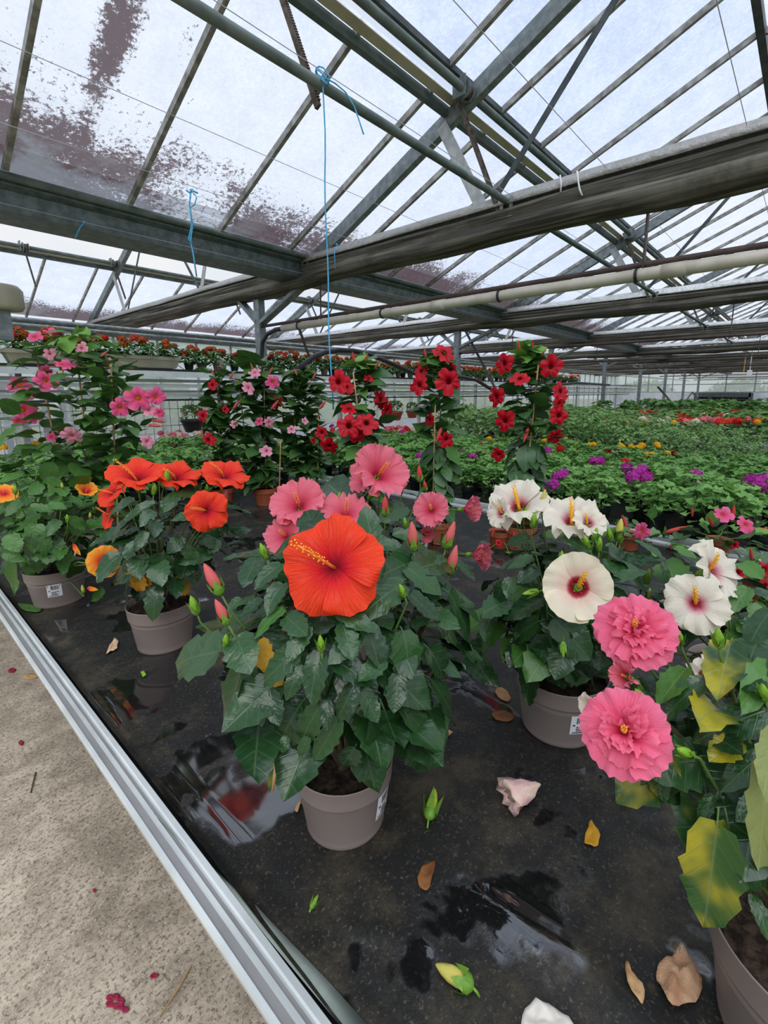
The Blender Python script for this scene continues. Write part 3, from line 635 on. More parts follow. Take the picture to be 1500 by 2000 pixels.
# ================================================================ PLANT LIBRARY
def leaf_shape(kind, var, seed):
    """blade along +Y from its base at the origin, upper side +Z; a short stalk runs back from the base"""
    q = random.Random(seed); m = MB()
    if kind == 'hib': n, cols, W = 11, 5, .36
    elif kind == 'mand': n, cols, W = 7, 3, .30
    elif kind == 'lant': n, cols, W = 9, 3, .30
    else: n, cols, W = 5, 3, .30
    droop = (.06, .16, .30, .12, .40)[var % 5]; fold = (.22, .10, .30, .16, .05)[var % 5]; tw = q.uniform(-.25, .25); bend = q.uniform(-.10, .10)
    ph = q.uniform(0, 6)
    for i in range(n):
        t = (i / (n - 1)) ** (1.35 if kind == 'hib' else 1.0)
        if kind == 'mand': w = W * math.sin(PI * min(1, t) ** .85) ** .8 if 0 < t < 1 else .01
        else: w = W * (max(t, .001) ** .40) * (max(1 - t, 0) ** .64) * 1.72 if 0 < t < 1 else (.03 if t == 0 else .004)
        if kind in ('hib', 'lant') and .28 < t < .98: w *= 1.13 if i % 2 else .90
        yy = t
        for c in range(cols):
            s = c / (cols - 1) * 2 - 1; x = s * w
            back = -.045 * abs(s) * (1 if (i % 2 and kind == 'hib') else 0)
            if kind == 'hib' and t == 0: back = -.0
            z = fold * abs(x) - droop * t * t + tw * x * t + .030 * math.sin(9 * t + ph + s * 2) * abs(s)
            m.v.append((x + bend * t * t, yy + back + (.05 * abs(s) * -1 if t < .2 and kind == 'hib' else 0), z))
    m.f = [(i * cols + c, i * cols + c + 1, (i + 1) * cols + c + 1, (i + 1) * cols + c) for i in range(n - 1) for c in range(cols - 1)]
    m.m = [0] * len(m.f)
    L = .16 if kind == 'hib' else .10
    m.tube([(0, .02, 0), (0, -L * .5, -.02), (0, -L, -.06)], .013, 4, False)
    return m
LM = {}
def leaf_mesh(kind, mat, var):
    k = (kind, mat, var)
    if k not in LM:
        me = leaf_shape(kind, var, hash((kind, var)) % 1000 if False else var * 17 + len(kind)).mesh('leaf', True); me.materials.append(M[mat]); LM[k] = me
    return LM[k]
def basis(y, nh):
    y = y.normalized(); n = nh - y * nh.dot(y)
    if n.length < 1e-4: n = y.orthogonal()
    n.normalize(); return y.cross(n), y, n
def add_leaf(parent, kind, mat, B, T, nh, wr=1.0, var=None, name='leaf'):
    d = T - B; L = d.length
    if L < 1e-4: return
    x, y, n = basis(d, nh); var = rnd.randrange(5) if var is None else var
    m = Matrix((x * (L * wr), y * L, n * L)).transposed().to_4x4(); m.translation = B
    return obj(name, leaf_mesh(kind, mat, var), None, parent, mw=m)

def petal_mesh(name, mat, W=.62, depth=.32, recurve=.12, ruff=.04, freq=3.0, imb=.07, edge=.02, n=8, seed=1, base=.05):
    q = random.Random(seed); p1, p2 = q.uniform(0, 6), q.uniform(0, 6); m = MB()
    def fn(i, j):
        r = i; a = j * 2 - 1
        w = base + (W - base) * math.sin(PI / 2 * min(1, r / .82)) ** 1.15
        x = a * w; y = r * (1 - (.40 if mat == 'p_red' else .28) * abs(a) ** 2.2 * r) - edge * r ** 3 * (.5 + .5 * math.sin(freq * 2.3 * a * PI + p2))
        z = -depth * (1 - r) ** 3 - recurve * r ** 3 + imb * a * r + .012 * r * math.sin(a * 15 + 2 * r) + ruff * r ** 2.5 * (math.sin(freq * a * PI + p1) * (.45 + .55 * abs(a)) + .5 * math.sin(freq * 1.7 * a * PI + p2 + 3 * r)) - .05 * a * a * r
        return (x, y, z)
    m.grid(fn, n, n + 2); me = m.mesh(name, True); me.materials.append(M[mat]); return me
PM = {}
def petals(kind):
    if kind in PM: return PM[kind]
    A = dict(red=('p_red', .585, .30, .12, .085, 1.8, .16, .045), pink=('p_pink', .60, .26, .02, .16, 3.0, .08, .10), pale=('p_pink', .58, .2, -.05, .17, 3.6, .05, .10),
             white=('p_white', .66, .46, -.08, .04, 2.0, .09, .02), white2=('p_white2', .54, .34, .14, .15, 2.2, .10, .06), orange=('p_orange', .60, .22, .04, .07, 3.2, .06, .06),
             dbl=('p_pink2', .60, .14, .10, .10, 2.4, .06, .07))[kind]
    PM[kind] = [petal_mesh('petal', A[0], A[1], A[2], A[3], A[4], A[5], A[6], A[7], 13 if kind in ('red', 'dbl', 'white', 'pink') else 8, s) for s in (1, 2, 3)]
    return PM[kind]
def pistil_mesh(col, pol, length=.85, r=.028, z0=-.28, dots=True, bx=.05, by=.03):
    m = MB(); P_ = lambda t: Vector((bx * t ** 1.5, by * t ** 1.5, z0 + length * t)); pts = [(0, 0, z0)] + [P_(t) for t in (.3, .55, .8, 1)]
    m.tube(pts, [r * 1.3, r, r, r * .9, r * .7], 7)
    m.k = 1; q = random.Random(4)
    if dots:
        for i in range(34):
            t = .42 + .55 * i / 34; an = i * 2.4; c = P_(t) + Vector((math.cos(an), math.sin(an), .2)) * (r + .028)
            s = .02; m.add([c + Vector(v) * s for v in ((1, 0, 0), (-1, 0, 0), (0, 1, 0), (0, -1, 0), (0, 0, 1), (0, 0, -1))], [(0, 2, 4), (2, 1, 4), (1, 3, 4), (3, 0, 4), (2, 0, 5), (1, 2, 5), (3, 1, 5), (0, 3, 5)])
    for i in range(5):
        an = i * 1.257; c = P_(1.06) + Vector((.05 * math.cos(an), .05 * math.sin(an), 0)); s = .024
        m.add([c + Vector(v) * s for v in ((1, 0, 0), (-1, 0, 0), (0, 1, 0), (0, -1, 0), (0, 0, 1), (0, 0, -1))], [(0, 2, 4), (2, 1, 4), (1, 3, 4), (3, 0, 4), (2, 0, 5), (1, 2, 5), (3, 1, 5), (0, 3, 5)])
    me = m.mesh('pistil', True); me.materials.append(M[col]); me.materials.append(M[pol]); return me
PIS = {'red': pistil_mesh('pistil_red', 'pollen', .80, bx=-.52, by=.30), 'white': pistil_mesh('pollen', 'pollen', .70, .05, -.36, bx=.22, by=.34), 'pink': pistil_mesh('pistil_pink', 'pollen', .8), 'dbl': pistil_mesh('pistil_pink', 'pollen', .5, .03, .05), 'orange': pistil_mesh('pistil_pink', 'pistil_pink', .42, .07, -.2)}
def calyx_mesh(stalk=.5):
    m = MB(); m.lathe([(.0, -.30), (.13, -.30), (.15, -.42), (.11, -.56), (.045, -.62), (.035, -.64 - stalk), (0, -.64 - stalk)], 10)
    for i in range(5):
        a = i * 1.2566; c, s = math.cos(a), math.sin(a)
        P = lambda r, w, z: (c * r - s * w, s * r + c * w, z)
        m.add([P(.12, -.08, -.36), P(.12, .08, -.36), P(.20, 0, -.14), P(.15, 0, -.30)], [(0, 3, 2), (3, 1, 2), (0, 1, 3)])
    for i in range(7):
        a = i * .9; c, s = math.cos(a), math.sin(a)
        m.add([(c * .05, s * .05, -.60), (c * .05 - s * .02, s * .05 + c * .02, -.60), (c * .19, s * .19, -.46)], [(0, 1, 2)])
    me = m.mesh('flower', True); me.materials.append(M['calyx']); return me
CALYX = calyx_mesh()
def face(axis, roll=0, up=None):
    z = axis.normalized(); u = up or Vector((0, 0, 1)); y = u - z * u.dot(z)
    if y.length < .05: y = CFWD - z * CFWD.dot(z)
    y.normalize(); x = y.cross(z); return Matrix((x, y, z)).transposed() @ Matrix.Rotation(roll, 3, 'Z')
def towards(x, y, tx, ty): return -ray(x, y).normalized() + CRIGHT * tx - CDOWN * ty
def hib_flower(parent, kind, x, y, d, diam, tx=0.0, ty=0.3, roll=None, opn=0.0, jit=.08):
    """x, y, diam in the photograph's pixels at depth d; the face looks to the camera turned by tx (right), ty (up); opn > 0 closes it"""
    roll = rnd.uniform(0, 1.2) if roll is None else roll
    R3 = face(towards(x, y, tx, ty), roll); r = diam / 2 * d / F
    m = (R3 * r).to_4x4(); m.translation = at_d(x, y, d)
    f = obj('flower', CALYX, None, parent, mw=m); pk = petals(kind)
    for i in range(5):
        mm = Matrix.Rotation(i * 2 * PI / 5 + rnd.uniform(-jit, jit), 4, 'Z') @ Matrix.Rotation(opn + rnd.uniform(-jit, jit), 4, 'X') @ Matrix.Scale(rnd.uniform(.94, 1.04) * (1.06 if kind == 'dbl' else 1), 4)
        obj('petal', pk[i % 3], None, f, mw=mm, local=True)
    if kind == 'dbl':
        for tier, (cnt, sc, tl) in enumerate(((5, .74, .34), (5, .56, .78), (4, .44, 1.1))):
            for i in range(cnt):
                mm = Matrix.Translation((rnd.uniform(-.08, .08), rnd.uniform(-.08, .08), .03 * tier)) @ Matrix.Rotation(i * 2 * PI / cnt + tier + rnd.uniform(-.25, .25), 4, 'Z') @ Matrix.Rotation(tl + rnd.uniform(-.4, .3), 4, 'X') @ Matrix.Rotation(rnd.uniform(-.7, .7), 4, 'Y') @ Matrix.Diagonal((sc * rnd.uniform(.7, 1.1), sc * rnd.uniform(.8, 1.1), sc * 1.9, 1))
                obj('petal', pk[(i + tier) % 3], None, f, mw=mm, local=True)
    pz = PIS['dbl' if kind == 'dbl' else 'white' if kind in ('white', 'white2') else 'orange' if kind == 'orange' else 'pink' if kind in ('pink', 'pale') else 'red']
    obj('pistil', pz, None, f, mw=Matrix.Identity(4), local=True)
    return m.translation, -(R3.col[2]) * r

def bud_mesh(mat, fat=.17, name='bud'):
    m = MB(); prof = [(0.02, .0), (fat * .8, .12), (fat, .32), (fat * .92, .55), (fat * .6, .78), (fat * .25, .94), (.004, 1.0)]; n = 12
    for r, z in prof:
        for k in range(n):
            t = 2 * PI * k / n; rr = r * (1 + .13 * math.sin(4 * t + 5 * z)); m.v.append((rr * math.cos(t), rr * math.sin(t), z))
    m.f = [(i * n + k, i * n + (k + 1) % n, (i + 1) * n + (k + 1) % n, (i + 1) * n + k) for i in range(len(prof) - 1) for k in range(n)]; m.m = [0] * len(m.f)
    me = m.mesh(name, True); me.materials.append(M[mat]); return me
def sepals_mesh(open_=.2, h=.5):
    m = MB(); m.lathe([(.0, -.10), (.08, -.08), (.17, .02), (.19, .16)], 10)
    for i in range(5):
        a = i * 1.2566; c, s = math.cos(a), math.sin(a)
        P = lambda r, w, z: (c * r - s * w, s * r + c * w, z)
        m.add([P(.185, -.12, .12), P(.19, .12, .12), P(.20 + open_ * .4, .07, .12 + h * .55), P(.20 + open_ * .4, -.07, .12 + h * .55), P(.19 + open_, 0, .12 + h)], [(0, 1, 2, 3), (3, 2, 4)])
    for i in range(7):
        a = i * .9; c, s = math.cos(a), math.sin(a); m.add([(c * .07, s * .07, -.08), (c * .07 - s * .03, s * .07 + c * .03, -.08), (c * .27, s * .27, .12)], [(0, 1, 2)])
    me = m.mesh('calyx', True); me.materials.append(M['calyx']); return me
M['bud_lime'] = plain('lime_bud', (.52, .56, .05), (.42, .52, .05), 8, .5, .3)
BUDS = {k: bud_mesh(k, .19 if k == 'bud_green' else .17) for k in ('bud_red', 'bud_pink', 'bud_yellow', 'bud_green', 'bud_lime')}
SEP, SEPO = sepals_mesh(.03, .36), sepals_mesh(.16, .62)
def add_bud(parent, mat, B, T, open_=False):
    d = T - B; L = d.length; R3 = face(d, rnd.uniform(0, 6), d.orthogonal()); m = (R3 * L).to_4x4(); m.translation = B
    b = obj('bud', BUDS[mat], None, parent, mw=m); obj('calyx', SEPO if open_ else SEP, None, b, mw=Matrix.Identity(4), local=True)
    return b

def mand_flower_mesh(mat, seed, wild=.10):
    q = random.Random(seed); m = MB(); n = 30; rows = ((.035, -1.25), (.06, -.85), (.13, -.45), (.19, -.15), (.26, -.02))
    for r, z in rows:
        for k in range(n): t = 2 * PI * k / n; m.v.append((r * math.cos(t), r * math.sin(t), z))
    lob = [q.uniform(.85, 1.08) for _ in range(5)]; lz = [q.uniform(-.22, .12) for _ in range(5)]
    for e in (.55, 1.0):
        for k in range(n):
            t = 2 * PI * k / n; i = k * 5 // n; s = (k % 6) / 6.0
            prf = (.66, .93, 1.0, 1.0, .99, .90)[k % 6]
            r = .26 + (prf * lob[i] - .26) * e; m.v.append((r * math.cos(t + .12 * e), r * math.sin(t + .12 * e), (lz[i] + wild * math.sin(k * 2.1 + seed)) * e + .10 * (s - .5) * e))
    m.f = [(i * n + k, i * n + (k + 1) % n, (i + 1) * n + (k + 1) % n, (i + 1) * n + k) for i in range(6) for k in range(n)]; m.m = [0] * len(m.f)
    me = m.mesh('flower', True); me.materials.append(M[mat]); return me
MF = {k: [mand_flower_mesh(k, s) for s in (1, 2, 3)] for k in ('p_mpink', 'p_mpale', 'p_mred')}
def mand_flower(parent, kind, x, y, d, diam, tx=None, ty=None):
    tx = rnd.uniform(-.7, .7) if tx is None else tx; ty = rnd.uniform(-.1, .8) if ty is None else ty
    m = (face(towards(x, y, tx, ty), rnd.uniform(0, 6)) * (diam / 2 * d / F)).to_4x4(); m.translation = at_d(x, y, d)
    return obj('flower', rnd.choice(MF[kind]), None, parent, mw=m)

# pots
def pot_prof(rb, rr, h, lip=.0025):
    rm = rb + (rr - rb) * .60
    return [(0, .006), (rb * .80, .006), (rb * .84, 0), (rb * .97, 0), (rb, .004), (rb * 1.005, .012), (rb + (rr - rb) * .12, h * .17), (rb + (rr - rb) * .125, h * .172), (rm, h * .69), (rm + .001, h * .70), (rm + (rr - rm) * .55, h * .715), (rm + (rr - rm) * .62, h * .74), (rr - .001, h * .975), (rr, h * .99), (rr - lip * .5, h), (rr - lip, h * .99), (rr - .006, h * .8), (rr - .010, h * .62)]
def make_pot(parent, c, rb, rr, h, mat='taupe', soil=True, seg=48):
    obj('pot', MB().lathe(pot_prof(rb, rr, h), seg, c), mat, parent, True)
    if soil:
        m = MB(); R = rr - .007
        def fn(i, j):
            a = j * 2 * PI; r = R * i
            return (c[0] + r * math.cos(a), c[1] + r * math.sin(a), c[2] + h * .86 + .006 * noise.noise(Vector((r * 60 * math.cos(a), r * 60 * math.sin(a), c[2] * 9 + c[0] * 7))) * (1 if i < .95 else 0))
        obj('soil', m.grid(fn, 8, 28), 'soil', parent, True)
def pot_label(parent, c, rb, rr, h, az, z0=.30, w=.052, hh=.056):
    """white price label with a bar code stuck on the pot wall at azimuth az"""
    def on(a, z, off):
        t = (z / h); rm = rb + (rr - rb) * (.12 + .48 * min(1, max(0, (t - .17) / .52))); r = rm + off
        return (c[0] + r * math.cos(az + a / r), c[1] + r * math.sin(az + a / r), c[2] + z)
    def patch(a0, a1, z0, z1, off, n=5):
        m = MB(); return m.grid(lambda i, j: on(a0 + (a1 - a0) * i, z0 + (z1 - z0) * j, off), n, 1)
    zb = z0 * h
    l = obj('price_label', patch(-w / 2, w / 2, zb, zb + hh, .0012), 'label', parent)
    bars = MB(); q = random.Random(int(az * 100)); a = -w * .22
    while a < w * .32:
        b = q.choice((.0007, .0011, .0017)); p = patch(a, a + b, zb + hh * .58, zb + hh * .90, .0018, 1); bars.add(p.v, p.f); a += b + q.choice((.0008, .0014, .0022))
    o = obj('barcode', bars, 'ink', parent); o['kind'] = 'stuff'
    tx = MB()
    for k, (a0, a1) in enumerate(((-.40, -.28), (-.22, .30), (-.22, .12), (-.22, .26), (-.40, .20))):
        z = zb + hh * (.46 - .10 * k); p = patch(w * a0, w * a1, z, z + hh * (.05 if k else .07), .0018, 2); tx.add(p.v, p.f)
    o = obj('print_lines', tx, 'ink', parent); o['kind'] = 'stuff'

class Shell:
    """a rounded crown of leaves: centre, horizontal and vertical radius"""
    def __init__(s, x, y, d, rx, ry):
        s.c = at_d(x, y, d); s.rh = rx * d / F; s.rv = ry * d / F; s.avoid = []
    def front(s, x, y):
        r = ray(x, y); o = EYE - s.c; k = Vector((1 / s.rh, 1 / s.rh, 1 / s.rv))
        r2 = Vector((r.x * k.x, r.y * k.y, r.z * k.z)); o2 = Vector((o.x * k.x, o.y * k.y, o.z * k.z))
        A = r2.dot(r2); B = r2.dot(o2); Cc = o2.dot(o2) - 1; D = B * B - A * Cc
        return (-B - math.sqrt(D)) / A if D > 0 else -B / A
    def nh(s, p, up=.8, cam=.35):
        o = (p - s.c).normalized(); return o + Vector((0, 0, up)) + (EYE - p).normalized() * cam
    def blocked(s, p):
        x, y = proj(p); d = depth(p)
        return any((x - a) ** 2 + (y - b) ** 2 < r * r and d < dd + .10 for a, b, r, dd in s.avoid)
def hero_leaves(t, sh, L, kind='hib', mat='hib', out=.0):
    for q in L:
        bx, by, tx, ty = q[:4]; w = q[4] if len(q) > 4 else None; mt = q[5] if len(q) > 5 else mat
        dz = q[6] if len(q) > 6 else 0
        lp = math.hypot(tx - bx, ty - by); wr = 1.0 if w is None else max(.4, min(1.8, w / (lp * .72)))
        db, dt = sh.front(bx, by), sh.front(tx, ty)
        B = at_d(bx, by, db + .012 + dz); T = at_d(tx, ty, dt - .012 + out + dz)
        add_leaf(t, kind, mt, B, T, sh.nh((B + T) / 2) + Vector((rnd.gauss(0, .25), rnd.gauss(0, .25), 0)), wr)
def fill_leaves(t, sh, n, size, kind='hib', mats=('hib',), lo=.45, hi=.95, low=-.85, droop=.35, top=1.0, wr=(.95, 1.4)):
    k = tries = 0; ga = 2.39996
    while k < n and tries < n * 8:
        tries += 1
        z = rnd.uniform(low, top); a = tries * ga + rnd.uniform(-.4, .4); rr = math.sqrt(max(0, 1 - min(1, abs(z)) ** 2)); f = rnd.uniform(lo, hi)
        o = Vector((math.cos(a) * rr, math.sin(a) * rr, z)); B = s_pt(sh, o, f)
        ax = (Vector((o.x, o.y, o.z * .5)) + Vector((rnd.gauss(0, .35), rnd.gauss(0, .35), rnd.gauss(0, .25) - droop))).normalized()
        L = size * rnd.uniform(.7, 1.15); T = B + ax * L
        if sh.blocked(B) or sh.blocked(T) or sh.blocked((B + T) / 2): continue
        nh = Vector((o.x * .5, o.y * .5, 1.0)) + Vector((rnd.gauss(0, .25), rnd.gauss(0, .25), 0))
        add_leaf(t, kind, rnd.choice(mats), B, T, nh, rnd.uniform(*wr)); k += 1
def s_pt(sh, o, f): return sh.c + Vector((o.x * sh.rh, o.y * sh.rh, o.z * sh.rv)) * f
def stems(t, root, targets, r0=.007, r1=.0028, mat='stem', bow=.12, name='stem'):
    for T in targets:
        T = Vector(T); d = T - root; side = Vector((d.x, d.y, 0)) * bow
        p = [root + Vector((rnd.uniform(-.02, .02), rnd.uniform(-.02, .02), 0))]
        for k in (.3, .6, .85): p.append(root + d * k - side * (1 - k) + Vector((rnd.gauss(0, .006), rnd.gauss(0, .006), 0)))
        p.append(T); obj(name, MB().tube(p, [r0, r0 * .85, (r0 + r1) / 2, r1 * 1.2, r1], 6), mat, t, True)

# ================================================================ HIBISCUS POTS
POTS = {}
def hib_plant(name_label, base, pot, crown, leafmats, fills, size, cat='plant', mat='taupe', lab_az=None, droop=.5, low=-.85):
    p = at_z(base[0], base[1], BZ + .0); p.z = mat_z(p.x, p.y) - .001 if p.x < MATU1 else BZ
    t = thing('potted_hibiscus', name_label, cat, p, 'potted hibiscus plants')
    make_pot(t, p, *pot, mat)
    sh = Shell(*crown)
    return t, p, sh
FL = []
def flowers(t, p, sh, spec, root, avoid=True):
    for s in spec:
        kind, x, y, d, diam = s[:5]; kw = s[5] if len(s) > 5 else {}
        c, back = hib_flower(t, kind, x, y, d, diam, **kw)
        if avoid: sh.avoid.append((x, y, diam * .47, d))
        e = c + back * 1.1; mid = e + (root - e) * .45 + Vector((0, 0, .02))
        obj('flower_stalk', MB().tube([e, e + back * .3 + Vector((0, 0, -.008)), mid, root + (e - root) * .2], [.002, .0022, .003, .0035], 5), 'green_stem', t, True)
def buds(t, sh, root, spec):
    for mat, bx, by, tx, ty, dd in spec:
        d = sh.front(bx, by) + dd; B = at_d(bx, by, d); T = at_d(tx, ty, d - .01)
        add_bud(t, mat, B, T, mat == 'bud_green'); back = (B - T)
        mid = B + (root - B) * .4
        obj('flower_stalk', MB().tube([B - (T - B) * .06, B + back * .5, mid, root + (B - root) * .25], [.0018, .002, .0026, .003], 5), 'green_stem', t, True)

# 1. the large orange-red hibiscus in front
PA = (.083, .104, .150)
t, p, sh = hib_plant('large hibiscus in front with one huge open orange-red flower, in a taupe pot', (675, 1592), PA, (655, 1235, 1.0, 262, 222), None, 0, .09)
az = math.atan2(-p.y, -p.x)
pot_label(t, p, *PA, az + 1.02)
root = p + Vector((0, 0, PA[2] * .86))
flowers(t, p, sh, [('red', 650, 1106, .765, 222, dict(tx=-.16, ty=.14, roll=.04, jit=.05))], root)
buds(t, sh, root, [('bud_pink', 430, 1157, 398, 1100, 0), ('bud_pink', 444, 1216, 420, 1170, 0), ('bud_green', 385, 1198, 372, 1163, 0), ('bud_pink', 808, 1072, 804, 1018, -.02), ('bud_pink', 872, 1068, 888, 1018, 0), ('bud_pink', 878, 1118, 892, 1064, 0), ('bud_green', 790, 1165, 780, 1140, 0), ('bud_green', 520, 1090, 508, 1060, 0), ('bud_green', 628, 1270, 625, 1240, 0), ('bud_green', 440, 1262, 442, 1238, 0)])
HL = [(428, 1272, 322, 1291, 74), (463, 1246, 486, 1308, 64), (472, 1308, 432, 1428, 62), (528, 1352, 538, 1420, 52), (582, 1268, 505, 1332, 64), (626, 1277, 596, 1376, 66), (706, 1238, 643, 1290, 54),
      (655, 1290, 738, 1342, 58), (690, 1339, 660, 1411, 54), (622, 1383, 570, 1472, 60), (640, 1370, 637, 1428, 32), (660, 1406, 612, 1490, 50), (692, 1462, 666, 1506, 50), (752, 1390, 783, 1489, 80),
      (777, 1319, 770, 1394, 54), (708, 1350, 740, 1412, 48), (788, 1237, 815, 1340, 90), (716, 1224, 752, 1307, 62), (838, 1268, 882, 1330, 60), (842, 1328, 911, 1414, 48), (786, 1380, 882, 1482, 20),
      (879, 1163, 940, 1265, 78), (797, 1110, 866, 1164, 62), (786, 1140, 703, 1188, 56), (803, 1162, 862, 1214, 52), (842, 1085, 746, 1112, 48), (548, 1103, 492, 1143, 42), (502, 1092, 473, 1137, 40),
      (512, 1172, 464, 1208, 38), (553, 1142, 512, 1188, 44), (552, 1190, 488, 1234, 34, 'hib_fresh'), (660, 1194, 738, 1228, 44), (505, 1252, 520, 1306, 42, 'hib_yellow', .05), (530, 1318, 545, 1340, 26, 'hib_yellow', .04),
      (586, 1300, 560, 1366, 44), (748, 1290, 700, 1330, 40), (850, 1200, 905, 1252, 56), (600, 1225, 560, 1290, 46), (820, 1110, 880, 1090, 44), (560, 1205, 600, 1240, 40), (670, 1222, 690, 1290, 50), (505, 1362, 512, 1418, 36), (800, 1390, 830, 1440, 50), (560, 1440, 548, 1470, 30), (900, 1180, 945, 1215, 50), (470, 1170, 440, 1190, 30), (600, 1440, 585, 1480, 30)]
sh.avoid += [(410, 1130, 45, .95), (430, 1190, 30, .95)]
hero_leaves(t, sh, HL)
fill_leaves(t, sh, 170, .10, 'hib', ('hib',), .3, .90, -.50)
stems(t, root, [at_d(430, 1235, 1.0), at_d(560, 1150, .95), at_d(700, 1200, .9), at_d(800, 1120, .95), at_d(880, 1140, 1.0), at_d(640, 1180, 1.1), at_d(470, 1290, .95), at_d(860, 1290, 1.05), at_d(760, 1110, 1.1)])
# withered shoot hanging over the left side of the pot
w = MB(); w.tube([at_d(522, 1395, .86), at_d(530, 1440, .84), at_d(540, 1500, .835), at_d(532, 1545, .83)], [.003, .0035, .005, .002], 5); obj('withered_shoot', w, 'dry', t, True)
for bx, by, tx, ty in ((500, 1375, 488, 1435), (540, 1480, 556, 1518), (535, 1500, 526, 1550), (520, 1400, 500, 1440)):
    add_leaf(t, 'bed', 'hib_yellow' if tx < 510 else 'hib_mottled', at_d(bx, by, .845), at_d(tx, ty, .84), -CFWD, .6, name='withered_leaf')

# 2. the orange-red hibiscus to its left
PB = (.090, .114, .165)
t, p, sh = hib_plant('hibiscus with several upturned orange-red flowers and two yellow leaves in a taupe pot', (323, 1254), PB, (328, 1048, 1.66, 128, 108), None, 0, .08)
root = p + Vector((0, 0, PB[2] * .86))
flowers(t, p, sh, [('red', 404, 997, 1.45, 86, dict(tx=.08, ty=.10, roll=.3)), ('red', 268, 930, 1.55, 112, dict(tx=-.2, ty=1.5, opn=.35)), ('red', 345, 930, 1.62, 92, dict(tx=.2, ty=1.7, opn=.3)), ('red', 440, 925, 1.6, 100, dict(tx=.35, ty=1.6, opn=.15)),
    ('red', 215, 960, 1.7, 70, dict(tx=-1.0, ty=.6)), ('red', 208, 1005, 1.72, 60, dict(tx=-1.4, ty=.2))], root)
buds(t, sh, root, [('bud_pink', 440, 985, 442, 958, .02), ('bud_green', 320, 950, 328, 915, 0), ('bud_green', 382, 952, 380, 935, 0), ('bud_green', 300, 965, 302, 942, 0), ('bud_green', 405, 962, 404, 945, .03), ('bud_pink', 240, 935, 246, 905, .05), ('bud_pink', 312, 930, 314, 905, .05)])
HB = [(318, 1085, 302, 1138, 56), (380, 960, 320, 975, 34), (300, 985, 222, 1018, 34), (345, 965, 318, 985, 28), (280, 1095, 216, 1140, 30), (355, 1050, 330, 1080, 34), (410, 1080, 350, 1095, 32), (400, 1050, 425, 1070, 30), (380, 1010, 340, 1005, 28), (318, 1120, 312, 1152, 24), (440, 990, 488, 998, 22), (430, 1030, 460, 1045, 26), (260, 980, 200, 1000, 30), (265, 1060, 238, 1085, 26), (285, 1040, 260, 1075, 26), (240, 1020, 205, 1055, 28),
      (275, 1112, 258, 1158, 26, 'hib_yellow'), (285, 1120, 266, 1160, 20, 'hib_yellow'), (340, 1135, 388, 1152, 34, 'hib_yellow'), (300, 1000, 270, 1020, 30), (360, 1070, 390, 1100, 30), (425, 1055, 410, 1080, 24)]
hero_leaves(t, sh, HB)
fill_leaves(t, sh, 90, .088, 'hib', ('hib',), .35, .98)
stems(t, root, [at_d(250, 1000, 1.7), at_d(300, 980, 1.6), at_d(345, 970, 1.65), at_d(400, 1030, 1.55), at_d(420, 990, 1.7), at_d(370, 1040, 1.8)], .006, .0026)

# 3. the orange hibiscus at the left edge
PC = (.090, .114, .160)
t, p, sh = hib_plant('light green hibiscus with one low orange flower, in the leftmost labelled taupe pot', (116, 1172), PC, (92, 1030, 2.0, 125, 95), None, 0, .08)
pot_label(t, p, *PC, math.atan2(-p.y, -p.x) - .12, .34)
root = p + Vector((0, 0, PC[2] * .86))
flowers(t, p, sh, [('orange', 203, 1096, 1.66, 66, dict(tx=.10, ty=.12)), ('orange', 8, 962, 1.85, 50, dict(tx=0, ty=1.0)), ('orange', 168, 960, 2.0, 44, dict(tx=.4, ty=1.4, opn=.5))], root)
buds(t, sh, root, [('bud_green', 132, 1020, 131, 1004, 0), ('bud_green', 30, 965, 30, 948, 0), ('bud_yellow', 122, 955, 120, 942, 0), ('bud_yellow', 176, 1012, 176, 1000, 0), ('bud_yellow', 163, 1158, 160, 1142, -.05)])
for x, y, dx, dy in ((143, 1062, 8, 26), (170, 1148, 16, 6), (150, 1075, -6, 14)):
    add_leaf(t, 'bed', 'p_orange' if dx > 0 else 'dry_pale', at_d(x, y, 1.68), at_d(x + dx * .8, y + dy * .8, 1.66), -CFWD, .8, name='withered_flower')
HC = [(70, 1025, 62, 1078, 46), (115, 1018, 88, 1040, 26), (20, 1045, 30, 1080, 36), (130, 1070, 90, 1096, 30), (30, 1100, 25, 1165, 34), (148, 1095, 145, 1140, 30), (165, 1030, 130, 1005, 26), (60, 1050, 66, 1105, 34, 'hib'), (175, 1060, 195, 1095, 26), (130, 1080, 120, 1105, 26), (200, 1150, 180, 1175, 22, 'lant'), (95, 985, 130, 990, 26), (60, 990, 100, 995, 24), (40, 980, 10, 1000, 24), (135, 970, 165, 985, 20), (195, 1045, 205, 1000, 26), (85, 1045, 90, 1085, 30), (10, 1080, 42, 1098, 26)]
hero_leaves(t, sh, HC, 'hib', 'lant')
fill_leaves(t, sh, 130, .085, 'hib', ('lant', 'lant', 'lant', 'hib', 'hib_fresh'), .3, 1.0)
stems(t, root, [at_d(60, 1010, 2.0), at_d(110, 1000, 1.95), at_d(150, 1040, 1.9), at_d(190, 1100, 1.75), at_d(30, 1060, 1.95)], .006, .0026)

